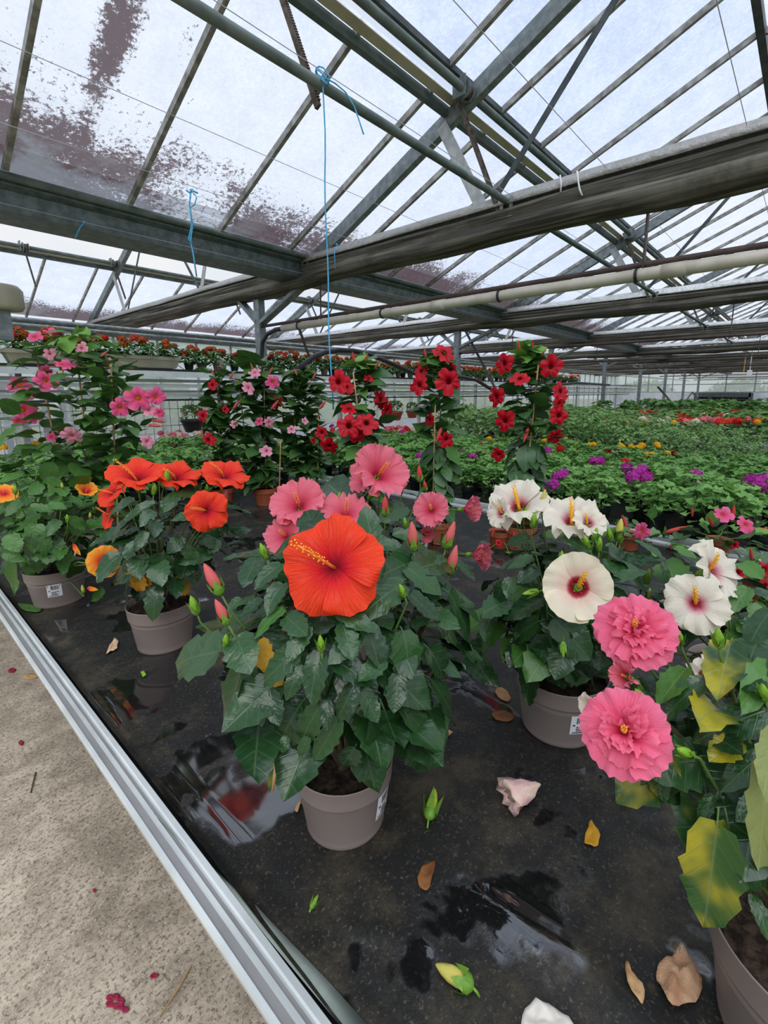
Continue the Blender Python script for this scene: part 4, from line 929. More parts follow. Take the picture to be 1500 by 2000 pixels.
# 4. the coral pink hibiscus standing behind the front plant
PD = (.090, .114, .165)
t, p, sh = hib_plant('hibiscus with ruffled coral pink flowers close behind the large front plant', (735, 1290), PD, (735, 1065, 1.50, 165, 100), None, 0, .08)
root = p + Vector((0, 0, PD[2] * .86))
flowers(t, p, sh, [('pink', 583, 985, 1.30, 116, dict(tx=-.30, ty=.75, opn=.30)), ('pink', 676, 1000, 1.30, 112, dict(tx=.1, ty=1.1, opn=.10)), ('pale', 556, 1046, 1.25, 90, dict(tx=-.5, ty=.35, opn=.1)), ('pink', 742, 925, 1.38, 126, dict(tx=.55, ty=.62, opn=.40)),
    ('pale', 712, 938, 1.45, 70, dict(tx=-.9, ty=.6, opn=.3)), ('pink', 842, 995, 1.36, 78, dict(tx=-.15, ty=.35, opn=.25)), ('pale', 912, 995, 1.45, 66, dict(tx=1.9, ty=.1, opn=.72)), ('pale', 930, 1084, 1.35, 72, dict(tx=1.9, ty=-.1, opn=.70)), ('pale', 830, 1042, 1.42, 44, dict(tx=.4, ty=-.3, opn=.6))], root)
buds(t, sh, root, [('bud_red', 752, 1006, 752, 968, -.05), ('bud_red', 820, 940, 818, 908, 0), ('bud_red', 832, 958, 828, 938, 0), ('bud_green', 660, 985, 664, 960, 0), ('bud_green', 790, 940, 796, 915, 0), ('bud_green', 700, 1030, 704, 1008, 0), ('bud_green', 792, 1030, 790, 1010, 0), ('bud_green', 720, 975, 730, 955, 0), ('bud_green', 600, 1020, 606, 1000, 0)])
HD = [(640, 945, 690, 985, 46), (700, 960, 660, 990, 40), (790, 990, 745, 1010, 32), (770, 1040, 830, 1050, 32), (720, 1050, 780, 1070, 36), (860, 1060, 900, 1090, 36), (780, 960, 820, 965, 24), (690, 1040, 640, 1050, 30), (590, 1080, 560, 1110, 30), (760, 1060, 800, 1100, 40), (890, 1100, 935, 1130, 40), (870, 1010, 890, 1035, 26)]
hero_leaves(t, sh, HD, 'hib', 'hib')
fill_leaves(t, sh, 90, .085, 'hib', ('hib', 'hib', 'hib_fresh'), .35, .95)
stems(t, root, [at_d(620, 1060, 1.4), at_d(700, 1020, 1.45), at_d(750, 990, 1.5), at_d(830, 1030, 1.45), at_d(890, 1070, 1.45)], .006, .0026)

# 5. the cream hibiscus in the middle right
PE = (.098, .120, .165)
t, p, sh = hib_plant('cream hibiscus with a dark red eye in a labelled taupe pot right of centre', (1090, 1412), PE, (1090, 1165, 1.24, 150, 150), None, 0, .09)
pot_label(t, p, *PE, math.atan2(-p.y, -p.x) + .52, .30)
root = p + Vector((0, 0, PE[2] * .86))
flowers(t, p, sh, [('white', 1130, 1147, 1.00, 134, dict(tx=.02, ty=.02, roll=.2, jit=.04)), ('white2', 1013, 985, 1.28, 124, dict(tx=-.2, ty=1.1, opn=.35)), ('white2', 978, 1002, 1.22, 62, dict(tx=-1.2, ty=.3, opn=.5)), ('white2', 1118, 1012, 1.18, 128, dict(tx=.15, ty=1.2, opn=.22)), ('white2', 1150, 1020, 1.12, 70, dict(tx=.5, ty=.5, opn=.4))], root)
buds(t, sh, root, [('bud_yellow', 1206, 1052, 1214, 1012, -.02), ('bud_yellow', 1060, 985, 1065, 955, 0), ('bud_yellow', 1265, 1170, 1270, 1148, 0), ('bud_green', 1160, 1055, 1166, 1030, -.03), ('bud_green', 1192, 1055, 1188, 1030, -.03), ('bud_green', 1170, 1075, 1172, 1048, -.02), ('bud_green', 1210, 1060, 1210, 1035, 0), ('bud_green', 1025, 1010, 1032, 985, 0), ('bud_green', 1040, 1030, 1045, 1000, 0), ('bud_green', 1050, 1155, 1020, 1160, 0), ('bud_green', 1100, 1255, 1100, 1285, -.05), ('bud_green', 1095, 1100, 1098, 1075, 0), ('bud_green', 1150, 1070, 1140, 1045, -.03)])
HE = [(1085, 1210, 1158, 1290, 84), (1075, 1248, 1090, 1354, 78), (1040, 1290, 1020, 1375, 60), (1060, 1170, 980, 1210, 44), (1050, 1215, 985, 1250, 40), (1010, 1275, 1010, 1315, 44), (920, 1270, 955, 1345, 64), (930, 1250, 925, 1290, 30), (1110, 1300, 1160, 1330, 50), (1190, 1080, 1260, 1110, 50), (1180, 1100, 1235, 1130, 44), (1240, 1130, 1265, 1170, 44), (1100, 1050, 1160, 1070, 30), (1040, 1090, 990, 1110, 38), (1000, 1130, 985, 1165, 34), (1230, 1300, 1140, 1330, 40), (1200, 1240, 1240, 1290, 44), (1030, 1050, 985, 1060, 36), (1290, 1090, 1310, 1150, 46), (1050, 1110, 1010, 1135, 40), (1150, 1300, 1110, 1330, 46), (1240, 1060, 1300, 1080, 40), (985, 1140, 960, 1180, 34)]
hero_leaves(t, sh, HE)
fill_leaves(t, sh, 120, .095, 'hib', ('hib', 'hib', 'hib', 'hib_fresh'), .35, .95)
stems(t, root, [at_d(1030, 1130, 1.2), at_d(1100, 1070, 1.2), at_d(1175, 1080, 1.2), at_d(1230, 1150, 1.25), at_d(980, 1220, 1.2), at_d(1060, 1040, 1.35)], .0065, .0026)

# 6. the white hibiscus at the right
PF_ = (.095, .118, .16)
t, p, sh = hib_plant('white hibiscus with pink throats half hidden behind the double pink one at right', (1425, 1400), PF_, (1420, 1205, 1.12, 110, 120), None, 0, .08)
root = p + Vector((0, 0, PF_[2] * .86))
flowers(t, p, sh, [('white2', 1362, 1178, .98, 124, dict(tx=.18, ty=.12, roll=.9)), ('white2', 1398, 1112, 1.05, 128, dict(tx=1.1, ty=.35, opn=.25)), ('white2', 1378, 1320, .95, 82, dict(tx=.5, ty=-.35, opn=.2)), ('white2', 1366, 1385, 1.0, 62, dict(tx=.2, ty=-.5, opn=.1))], root)
buds(t, sh, root, [('bud_green', 1405, 1262, 1398, 1225, -.03), ('bud_pink', 1424, 1205, 1422, 1180, -.02), ('bud_green', 1262, 1140, 1268, 1110, 0), ('bud_green', 1325, 1255, 1326, 1230, -.03), ('bud_yellow', 1300, 1262, 1302, 1238, -.03)])
HF = [(1440, 1225, 1500, 1215, 40), (1410, 1240, 1440, 1290, 40), (1470, 1180, 1500, 1240, 40), (1300, 1100, 1330, 1150, 44), (1320, 1070, 1360, 1090, 34), (1460, 1150, 1430, 1190, 30), (1450, 1100, 1490, 1130, 40), (1440, 1300, 1490, 1350, 50)]
hero_leaves(t, sh, HF, 'hib', 'hib_fresh')
fill_leaves(t, sh, 60, .085, 'hib', ('hib', 'hib_fresh', 'hib'), .4, .95)
stems(t, root, [at_d(1365, 1230, 1.05), at_d(1430, 1180, 1.1), at_d(1480, 1220, 1.1), at_d(1390, 1320, 1.0)], .006, .0026)

# 7. the double pink hibiscus in the right foreground
PG = (.100, .128, .175)
p0 = Vector((.752, -.092, 0)); p0.z = BZ
t = thing('potted_hibiscus', 'hibiscus with frilled double pink flowers and yellowing leaves in the right foreground', 'plant', p0, 'potted hibiscus plants')
make_pot(t, p0, *PG)
sh = Shell(1440, 1480, .62, 190, 240); root = p0 + Vector((0, 0, PG[2] * .86))
flowers(t, p0, sh, [('dbl', 1240, 1230, .66, 150, dict(tx=-.10, ty=.42, roll=.2)), ('dbl', 1220, 1428, .56, 166, dict(tx=-.10, ty=.05, roll=.5))], root)
flowers(t, p0, sh, [('pink', 1224, 1322, .64, 70, dict(tx=-1.0, ty=.3, opn=.85)), ('white2', 1158, 1376, .66, 60, dict(tx=-1.6, ty=-.1, opn=.95))], root, False)
buds(t, sh, root, [('bud_green', 1290, 1275, 1275, 1255, 0), ('bud_green', 1262, 1375, 1240, 1345, 0), ('bud_green', 1330, 1258, 1325, 1232, 0), ('bud_green', 1352, 1475, 1322, 1462, -.02), ('bud_green', 1405, 1262, 1402, 1225, -.02), ('bud_green', 1495, 1365, 1488, 1335, 0)])
HG = [(1338, 1308, 1282, 1376, 62, 'hib_fresh'), (1378, 1333, 1286, 1386, 54), (1498, 1388, 1356, 1434, 78), (1427, 1254, 1402, 1362, 58, 'hib_mottled'), (1510, 1305, 1452, 1362, 46, 'hib_fresh'), (1282, 1505, 1292, 1566, 52, 'hib_mottled'), (1300, 1440, 1322, 1535, 40, 'hib_mottled'),
      (1400, 1618, 1376, 1822, 108, 'hib_mottled', -.06), (1422, 1612, 1432, 1754, 88, 'hib_mottled', -.03), (1460, 1605, 1402, 1642, 44), (1505, 1470, 1478, 1725, 66, 'hib_pale', -.05), (1515, 1430, 1490, 1560, 60, 'hib_pale', -.05), (1488, 1476, 1410, 1534, 50), (1440, 1448, 1386, 1486, 52, 'hib_mottled'), (1392, 1556, 1358, 1612, 30), (1505, 1195, 1455, 1245, 44), (1440, 1600, 1470, 1660, 50, 'hib_mottled'), (1490, 1560, 1440, 1590, 40), (1460, 1660, 1500, 1760, 60, 'hib'), (1450, 1330, 1500, 1345, 44), (1400, 1440, 1450, 1470, 44), (1480, 1255, 1450, 1300, 44), (1470, 1750, 1510, 1830, 50, 'hib_mottled')]
hero_leaves(t, sh, HG)
fill_leaves(t, sh, 46, .09, 'hib', ('hib', 'hib_mottled', 'hib'), .3, .8, -.3)
for pts in ([root, at_d(1478, 1590, .62), at_d(1390, 1500, .60), at_d(1300, 1412, .60), at_d(1262, 1365, .62)], [root, at_d(1500, 1560, .66), at_d(1440, 1440, .66), at_d(1400, 1290, .66)], [root, at_d(1520, 1500, .7), at_d(1500, 1300, .72)], [root, at_d(1480, 1660, .6), at_d(1400, 1622, .57)]):
    obj('stem', MB().tube(pts, [.007, .0055, .0045, .0035, .0025][:len(pts)], 7), 'stem', t, True)

# ================================================================ MANDEVILLAS AND OTHER POT PLANTS ON THE FRONT BENCH
def column_leaves(t, b, tp, d, wpx, n, size, mats, seed, bottom=.0, bare=.0, pend=0.0):
    """leaves set in pairs up a column from pixel b to pixel tp at depth d, half width wpx(s)"""
    q = random.Random(seed)
    for i in range(n):
        s = bottom + (1 - bottom) * (i + q.random()) / n
        x, y = b[0] + (tp[0] - b[0]) * s, b[1] + (tp[1] - b[1]) * s
        c = at_d(x, y, d); R = wpx(s) * d / F; a = i * 2.39996 + q.uniform(-.3, .3)
        o = Vector((math.cos(a), math.sin(a), 0)); L = size * q.uniform(.7, 1.2)
        B = c + o * max(.01, R * q.uniform(.25, .95) - L * .55)
        up = q.gauss(.15, .35) - (.9 if s < pend else 0)
        T = B + (o + Vector((q.gauss(0, .25), q.gauss(0, .25), up))).normalized() * L
        mt = mats[-1] if s > .93 else q.choice(mats[:-1])
        add_leaf(t, 'mand', mt, B, T, Vector((o.x * .5, o.y * .5, 1)) + Vector((q.gauss(0, .3), q.gauss(0, .3), 0)), q.uniform(.9, 1.35))
def cane(t, a, b, da, db, r=.005):
    A, B = at_d(*a, da), at_d(*b, db); k = MB(); pts = [A + (B - A) * f for f in (0, .2, .22, .24, .5, .52, .54, .8, .82, .84, 1)]
    k.tube(pts, [r, r, r * 1.25, r, r, r * 1.25, r, r, r * 1.25, r, r], 7); obj('cane', k, 'bamboo', t, True)
def mflowers(t, L, d, kind):
    for q in L:
        kw = q[5] if len(q) > 5 else {}
        mand_flower(t, q[4] if len(q) > 4 and q[4] else kind, q[0], q[1], d + (q[3] if len(q) > 3 else 0), q[2] * 1.12, **kw)
def mbuds(t, L, d, mat='bud_pink'):
    for bx, by, tx, ty in L:
        B, T = at_d(bx, by, d), at_d(tx, ty, d - .02); R3 = face(T - B, 0, (T - B).orthogonal()); Ln = (T - B).length
        m = (R3 @ Matrix.Diagonal((Ln * .62, Ln * .62, Ln))).to_4x4(); m.translation = B; obj('bud', BUDS[mat], None, t, mw=m)
def mand_plant(label, px, pot, mat, d=None, group=None):
    p = at_z(px[0], px[1], BZ) if d is None else None
    t = thing('potted_mandevilla', label, 'plant', p, group); make_pot(t, p, *pot, mat, True, 28); return t, p

# pink one on three canes, left
t, p = mand_plant('tall pink mandevilla climbing three bamboo canes at the left', (196, 1080), (.07, .09, .13), 'taupe', group='climbing mandevillas')
D1 = depth(p) - .02
for a, b in (((72, 698), (150, 1060)), ((150, 690), (190, 1060)), ((216, 702), (232, 1060))): cane(t, a, b, D1 - .02, D1)
obj('cane', MB().tube([at_d(96, 716, D1 - .06), at_d(260, 719, D1 - .06)], .003, 6), 'bamboo', t)
MM = ('mand', 'mand', 'mand', 'mand_new', 'mand_new')
column_leaves(t, (178, 960), (140, 650), D1, lambda s: 45 + 95 * math.sin(PI * min(1, s * .95 + .05)) ** .7, 225, .128, ('mand', 'mand', 'mand', 'mand_new'), 11)
column_leaves(t, (235, 930), (205, 700), D1 - .05, lambda s: 60, 75, .12, ('mand', 'mand', 'mand_dark', 'mand'), 12)
mflowers(t, [(90, 743, 38, -.22, None, dict(tx=.1, ty=.1)), (103, 648, 32, -.05, None, dict(tx=0, ty=1.6)), (67, 657, 26, -.05, None, dict(tx=-.3, ty=.8)), (124, 711, 34, -.2, None, dict(tx=.1, ty=1.5)), (158, 680, 24, -.1, 'p_mpale'), (205, 709, 26, .05, 'p_mpale'), (38, 752, 36, -.05, None, dict(tx=-.2, ty=.1)), (47, 773, 28, -.05, 'p_mpale', dict(tx=.2, ty=-.2)),
    (28, 792, 30, -.1), (47, 800, 38, -.12, None, dict(tx=.1, ty=.2)), (37, 823, 24, -.1, None, dict(tx=-.2, ty=-.6)), (88, 724, 22, -.1), (271, 778, 46, -.25, None, dict(tx=.05, ty=.05)), (305, 775, 34, -.2, None, dict(tx=.5, ty=.1)), (234, 796, 36, -.24, None, dict(tx=-.1, ty=-.15)), (290, 800, 26, -.2, 'p_mpale'), (312, 806, 22, -.2, None, dict(tx=1.1, ty=0)),
    (140, 852, 36, -.2, 'p_mpale', dict(tx=-.2, ty=-.5)), (101, 853, 18, -.15), (118, 840, 14, -.15), (288, 862, 26, -.15, 'p_mpale', dict(tx=.8, ty=0)), (97, 690, 24, -.05, 'p_mpale'), (62, 812, 30, -.08)], D1, 'p_mpink')
mbuds(t, [(197, 697, 211, 685), (70, 740, 74, 722), (110, 735, 112, 724), (15, 805, 0, 802), (290, 830, 318, 832), (295, 820, 325, 824), (305, 790, 290, 770), (245, 790, 257, 786)], D1 - .15)

# the pale pink and dark group in the middle distance
for lab, px, xs, ys, wp, n, d0, fl, kind, cn, seed in (
    ('dark leaved mandevilla with a few red flowers beside the hanging basket', (436, 985), (430, 960), (428, 722), 30, 80, 0, [(414, 752, 20, -.1), (408, 858, 26, -.1), (395, 812, 24, -.1, None, dict(tx=-.6, ty=.2)), (440, 800, 14, -.1)], 'p_mred', [((424, 735), (432, 970))], 21),
    ('pale pink mandevilla on canes in a terracotta pot at the back of the bench', (520, 985), (505, 950), (505, 712), 52, 120, 0, [(497, 727, 24, -.1, None, dict(tx=-.3, ty=.9)), (486, 757, 26, -.15), (532, 746, 26, -.15, 'p_mpink', dict(tx=0, ty=.1)), (505, 823, 18, -.1, 'p_mpink'), (526, 825, 20, -.1), (569, 838, 18, -.1), (457, 828, 16, -.1), (520, 880, 24, -.1)], 'p_mpale', [((465, 736), (493, 975)), ((515, 720), (520, 975)), ((548, 860), (545, 975))], 22),
    ('bushy mandevilla with narrow red buds behind the blue string', (600, 975), (598, 930), (590, 722), 55, 120, 0, [(540, 786, 24, -.1), (595, 822, 14, -.1, 'p_mpale'), (629, 845, 24, -.15), (612, 860, 12, -.1)], 'p_mred', [((573, 735), (580, 960)), ((622, 800), (620, 960))], 23)):
    t, p = mand_plant(lab, px, (.075, .095, .14), 'terracotta', group='climbing mandevillas')
    d = depth(p)
    for a, b in cn: cane(t, a, b, d - .05, d)
    column_leaves(t, (xs[0], xs[1]), ys, d, lambda s: wp * (.6 + .4 * math.sin(PI * s)), int(n * 1.35), .175, ('mand_dark', 'mand', 'mand', 'mand'), seed)
    mflowers(t, fl, d - .1, kind)
    mbuds(t, [(ys[0] - 10, ys[1] + 12, ys[0] - 16, ys[1] - 4), (ys[0] + 20, ys[1] + 20, ys[0] + 28, ys[1] + 4), (xs[0] + 25, 800, xs[0] + 40, 780)], d - .15)

# the three red columns
RC = [('red mandevilla column left of the middle with open crimson flowers at half height', (703, 1065), (705, 985), (712, 700), lambda s: 34 + 24 * math.sin(PI * s), 90,
       [(660, 746, 42, -.2, None, dict(tx=-.2, ty=.2)), (676, 755, 32, -.12), (682, 797, 32, -.15, None, dict(tx=0, ty=1)), (681, 832, 46, -.22, None, dict(tx=-.1, ty=.1)), (716, 826, 42, -.2, None, dict(tx=.1, ty=.3)), (700, 848, 34, -.18, None, dict(tx=.1, ty=-.4)), (745, 780, 34, -.05, None, dict(tx=.9, ty=.2)), (757, 802, 30, -.05, None, dict(tx=1.2, ty=-.3)), (643, 872, 34, -.1, None, dict(tx=-.2, ty=-.6)), (720, 738, 20, -.1, None, dict(tx=.4, ty=.8))],
       [((690, 728), (718, 960))], 31),
      ('red mandevilla column in the middle with flowers near its tip', (860, 1058), (858, 985), (852, 692), lambda s: 28 + 20 * math.sin(PI * s), 85,
       [(868, 688, 42, -.1, None, dict(tx=.3, ty=.7)), (877, 745, 48, -.2, None, dict(tx=.2, ty=.1)), (818, 752, 36, -.12, None, dict(tx=-.6, ty=.1)), (822, 724, 30, -.08, None, dict(tx=-.5, ty=.5)), (872, 858, 30, -.18, None, dict(tx=.4, ty=-.2)), (838, 820, 26, -.05, None, dict(tx=-1, ty=0)), (880, 720, 24, -.05)],
       [((850, 785), (845, 1020))], 32),
      ('tallest red mandevilla column with many red trumpets, right of the middle', (1015, 1070), (1028, 985), (1035, 678), lambda s: 36 + 22 * math.sin(PI * s), 120,
       [(984, 710, 40, -.12, None, dict(tx=-.9, ty=.3)), (1076, 716, 42, -.2, None, dict(tx=.2, ty=.1)), (1015, 738, 36, -.2, None, dict(tx=-.1, ty=.9)), (968, 775, 38, -.1, None, dict(tx=-1.2, ty=.1)), (986, 822, 40, -.2, None, dict(tx=-.3, ty=.0)), (1096, 764, 38, -.1, None, dict(tx=.8, ty=.3)), (1092, 812, 36, -.15, None, dict(tx=.3, ty=0)), (1093, 788, 28, -.1, None, dict(tx=.8, ty=-.1)), (1086, 853, 30, -.15, None, dict(tx=.5, ty=-.7)), (974, 888, 26, -.1, None, dict(tx=-.2, ty=-.4))],
       [((1052, 708), (1018, 1030))], 33)]
for lab, px, b, tp, wf, n, fl, cn, seed in RC:
    t, p = mand_plant(lab, px, (.075, .095, .14), 'terracotta', group='climbing mandevillas'); d = depth(p)
    for a, c in cn: cane(t, a, c, d - .12, d)
    column_leaves(t, b, tp, d - .02, wf, int(n * 1.3), .135, ('mand_dark', 'mand_dark', 'mand', 'mand_new'), seed, pend=.42)
    column_leaves(t, (tp[0], tp[1] + 60), (tp[0], tp[1] - 6), d - .02, lambda s: 20, 26, .09, ('mand_new', 'mand', 'mand_new'), seed + 50)
    mflowers(t, fl, d, 'p_mred')
    mbuds(t, [(tp[0] - 20, tp[1] + 8, tp[0] - 24, tp[1] - 14), (tp[0] + 4, tp[1] + 4, tp[0] + 6, tp[1] - 12), (tp[0] + 20, tp[1] + 20, tp[0] + 30, tp[1] + 4), (b[0] + 4, b[1] - 150, b[0] - 6, b[1] - 120)], d - .12, 'bud_red')
    obj('vine', MB().tube([p + Vector((0, 0, .12)), at_d(b[0], b[1], d), at_d((b[0] + tp[0]) / 2 + 8, (b[1] + tp[1]) / 2, d), at_d(tp[0], tp[1] + 20, d)], [.006, .005, .004, .002], 6), 'green_stem', t, True)

# low young mandevillas in terracotta pots, right of the middle
for lab, px, cr, n, fl, bd in (
    ('low young mandevilla with a pink trumpet in a terracotta pot', (1225, 1072), (1255, 1060, None, 80, 48), 46, [(1252, 1037, 34, -.06, 'p_mpink', dict(tx=-1.3, ty=.5))], [(1225, 1040, 1216, 1005), (1300, 1040, 1342, 1028), (1310, 1075, 1311, 1062)]),
    ('low young mandevilla with pink buds near the right edge', (1400, 1085), (1400, 1055, None, 90, 46), 50, [(1412, 1004, 34, -.05, 'p_mpink'), (1458, 1024, 36, -.05, 'p_mpink', dict(tx=.6, ty=.4)), (1434, 1065, 16, -.1, 'p_mred')], [(1430, 1020, 1434, 985), (1455, 1045, 1500, 1030), (1392, 1030, 1384, 1008), (1352, 1010, 1352, 990)]),
    ('low young mandevilla with dark red flowers between the pink and cream hibiscus', (975, 1068), (990, 1085, None, 60, 46), 40, [(991, 1106, 28, -.08, 'p_mred', dict(tx=-.3, ty=.2)), (946, 1132, 26, -.05, 'p_mred', dict(tx=-.4, ty=-.6)), (975, 1060, 14, 0, 'p_mred')], [(960, 1050, 966, 1030), (1003, 1060, 1004, 1036), (945, 1100, 952, 1082)]),
    ('low young mandevilla with deep red flowers at the right edge', (1478, 1175), (1470, 1130, None, 70, 50), 36, [(1440, 1118, 26, -.05, 'p_mred'), (1490, 1112, 32, -.05, 'p_mred'), (1496, 1142, 26, -.05, 'p_mred'), (1436, 1172, 28, -.08, 'p_mred')], [(1468, 1095, 1466, 1070)])):
    t, p = mand_plant(lab, px, (.05, .065, .10), 'terracotta', group='young mandevillas'); d = depth(p) - .03
    sh = Shell(cr[0], cr[1], d, cr[3], cr[4])
    fill_leaves(t, sh, n, .075, 'mand', ('mand', 'mand', 'mand_dark', 'mand_new'), .3, .95, -.6, .0)
    mflowers(t, fl, d - .08, 'p_mpink'); mbuds(t, bd, d - .08, 'bud_red')
    stems(t, p + Vector((0, 0, .085)), [s_pt(sh, Vector((math.cos(a), math.sin(a), .4)), .6) for a in (0, 1.3, 2.6, 3.9, 5.2)], .004, .002, 'green_stem')

# broad leaved yellow flowered bush at the left edge
p = at_z(70, 1082, BZ); t = thing('potted_lantana', 'dense bush with small yellow flowers at the left edge behind the orange hibiscus', 'plant', p)
make_pot(t, p, .08, .10, .14, 'taupe', True, 28); d = depth(p)
sh = Shell(80, 945, d, 150, 85)
fill_leaves(t, sh, 130, .115, 'lant', ('lant', 'lant', 'hib_fresh'), .35, 1.0, -.6, .2)
stems(t, p + Vector((0, 0, .12)), [s_pt(sh, Vector((math.cos(a), math.sin(a), .6)), .8) for a in (0, .9, 1.8, 2.7, 3.6, 4.5, 5.4)], .006, .003, 'green_stem')

# ================================================================ BEDDING PLANTS, SHELF, HANGING BASKETS
def foliage_mat(name, c1, c2, rough=.5):
    a = NT(name); o = a.obj()
    col = a.mix(a.sstep(a.noise(9, 3, .6, o), .3, .7), c1, c2)
    col = a.mix(a.math('MULTIPLY', a.rand(), .5), col, c1)
    return a.done(a.mixs(.32, a.pbr(col, rough, .35), a.translucent(col)))
M['fo_ger'] = foliage_mat('geranium_foliage', (.11, .28, .05), (.26, .48, .13))
M['fo_tom'] = foliage_mat('seedling_foliage', (.14, .28, .07), (.28, .44, .16))
M['fo_mar'] = foliage_mat('marigold_foliage', (.07, .19, .03), (.16, .34, .08))
M['fo_dip'] = foliage_mat('dipladenia_foliage', (.04, .14, .025), (.12, .28, .06))
M['fo_back'] = foliage_mat('distant_foliage', (.09, .22, .045), (.20, .36, .10))
def foliage(seed, n, R, H, size, lobes, mat, tall=False, dense=.35, pw=.6):
    q = random.Random(seed); m = MB()
    for i in range(n):
        z = q.uniform(0, 1) ** (.8 if tall else pw); a = i * 2.39996
        r = R * (q.uniform(dense, 1) if not tall else q.uniform(.15, 1)) * (math.sqrt(max(.05, 1 - z * z * .8)) if not tall else (1 - .45 * z))
        c = Vector((r * math.cos(a), r * math.sin(a), H * (.18 + .82 * z)))
        n_ = Vector((math.cos(a) * .7 + q.gauss(0, .3), math.sin(a) * .7 + q.gauss(0, .3), .9)).normalized()
        o = Vector((math.cos(a), math.sin(a), q.uniform(-.6, .1))); x, y, nn = basis(o, n_); s = size * q.uniform(.65, 1.2)
        k = lobes
        if k == 0:
            ps = [c, c + x * s * .28 + y * s * .4, c + y * s * 1.05 - nn * s * .15, c - x * s * .28 + y * s * .4, c + y * s * .5 + nn * s * .05]
            m.add(ps, [(0, 1, 4), (1, 2, 4), (2, 3, 4), (3, 0, 4)])
        else:
            ps = [c]
            for j in range(k * 2 + 1):
                t = -2.5 + 5.0 * j / (k * 2); rr = s * .55 * (1 if j % 2 == 0 else .74)
                ps.append(c + (x * math.sin(t) + y * math.cos(t)) * rr + nn * s * q.uniform(-.08, .12))
            m.add(ps, [(0, j, j + 1) for j in range(1, k * 2 + 1)])
    for i in range(6 if not tall else 4):
        a = i * 1.1; m.tube([(0, 0, 0), (R * .4 * math.cos(a), R * .4 * math.sin(a), H * .5), (R * .6 * math.cos(a), R * .6 * math.sin(a), H * .85)], .003, 3, False)
    me = m.mesh('foliage'); me.materials.append(M[mat]); return me
def head(seed, n, R, s, mat, flat=.6):
    q = random.Random(seed); m = MB()
    for i in range(n):
        z = 1 - (i + .5) / n * 1.4; a = i * 2.39996; rr = math.sqrt(max(0, 1 - z * z))
        d = Vector((math.cos(a) * rr, math.sin(a) * rr, z)); c = Vector((d.x * R, d.y * R, d.z * R * flat)); x, y, nn = basis(d.orthogonal(), d)
        for k in range(5):
            t = k * 1.2566 + i; e = (x * math.cos(t) + y * math.sin(t)); g = nn.cross(e)
            m.add([c, c + e * s * .6 + g * s * .38, c + e * s + nn * s * .12, c + e * s * .6 - g * s * .38], [(0, 1, 2, 3)])
    me = m.mesh('flower_head'); me.materials.append(M[mat]); return me
FO = {'ger': [foliage(s, 120, .20, .25, .062, 3, 'fo_ger') for s in range(4)], 'tom': [foliage(s, 120, .22, .54, .105, 0, 'fo_tom', True) for s in range(4)],
      'mar': [foliage(s, 90, .17, .20, .06, 0, 'fo_mar') for s in range(3)], 'back': [foliage(s, 44, .24, .28, .13, 2, 'fo_back') for s in range(3)], 'dip': [foliage(s, 170, .18, .23, .075, 0, 'fo_dip', False, .1, 1.0) for s in range(3)]}
HD_ = {k: [head(s, 13, .036, .026, k) for s in range(2)] for k in ('p_magenta', 'p_scarlet', 'p_salmon', 'p_paper', 'p_lightpink', 'p_mred')}
HD_['p_yellow'] = [head(s, 22, .026, .017, 'p_yellow', .7) for s in range(2)]
HD_['p_orange'] = [head(s, 22, .026, .017, 'p_orange', .7) for s in range(2)]
POTM = {}
def small_pot(mat, rb=.05, rr=.065, h=.10):
    k = (mat, rb, rr, h)
    if k not in POTM: POTM[k] = MB().lathe(pot_prof(rb, rr, h, .004), 20).mesh('pot', True); POTM[k].materials.append(M[mat])
    return POTM[k]
BR = random.Random(12)
def ORDN2(k): return ORDN[k] if k < len(ORDN) else '%dth' % (k + 1)
BED = []
def bedder(name, label, kind, p, sc, group, pot='black', lift=.07):
    t = thing(name, label, 'plant', p, group); t.rotation_euler = (0, 0, BR.uniform(0, 6.28)); t.scale = (sc,) * 3
    obj('pot', small_pot(pot), None, t, local=True)
    obj('foliage', BR.choice(FO[kind]), None, t, mw=Matrix.Translation((0, 0, lift)), local=True)
    BED.append((t, Vector(p))); return t
def bed_head(t, kind, loc, s=1.0):
    """flower head at a world place, child of plant t"""
    M0 = Matrix.Translation(t.location) @ t.rotation_euler.to_matrix().to_4x4() @ Matrix.Scale(t.scale[0], 4)
    m = Matrix.Translation(loc) @ Matrix.Rotation(BR.uniform(0, 6), 4, 'Z') @ Matrix.Rotation(.5, 4, 'X') @ Matrix.Scale(s, 4)
    return obj('flower_head', BR.choice(HD_[kind]), None, t, mw=M0.inverted() @ m, local=True)
def inview(p, mx=40):
    if depth(p) < .4: return False
    x, y = proj(p); return -mx < x < 1500 + mx
ORDN = ['first', 'second', 'third', 'fourth', 'fifth', 'sixth', 'seventh', 'eighth', 'ninth', 'tenth'] + ['%dth' % k for k in range(11, 40)]
def relabel(pool, what, rowword):
    rows = {}
    for q in pool: rows.setdefault(q['row'], []).append(q)
    for i, r in enumerate(sorted(rows)):
        for j, q in enumerate(sorted(rows[r], key=lambda o: proj(o.location)[0], reverse=True)):
            q['label'] = what % (ORDN[j] + ' from the right, ' + (ORDN[i] + ' ' + rowword)); 
def rowplants(name, kind, u0, u1, du, v0, v1, dv, z, sc, label, group, pot='black'):
    out = []; u = u0; i = 0
    while u <= u1:
        v = v0 + (i % 2) * dv * .5
        while v <= v1:
            p = Vector((u + BR.uniform(-.05, .05), v + BR.uniform(-.05, .05), z))
            if inview(p): out.append(bedder(name, label, kind, p, sc * BR.uniform(.85, 1.15), group, pot)); out[-1]['row'] = i
            v += dv
        u += du; i += 1
    return out
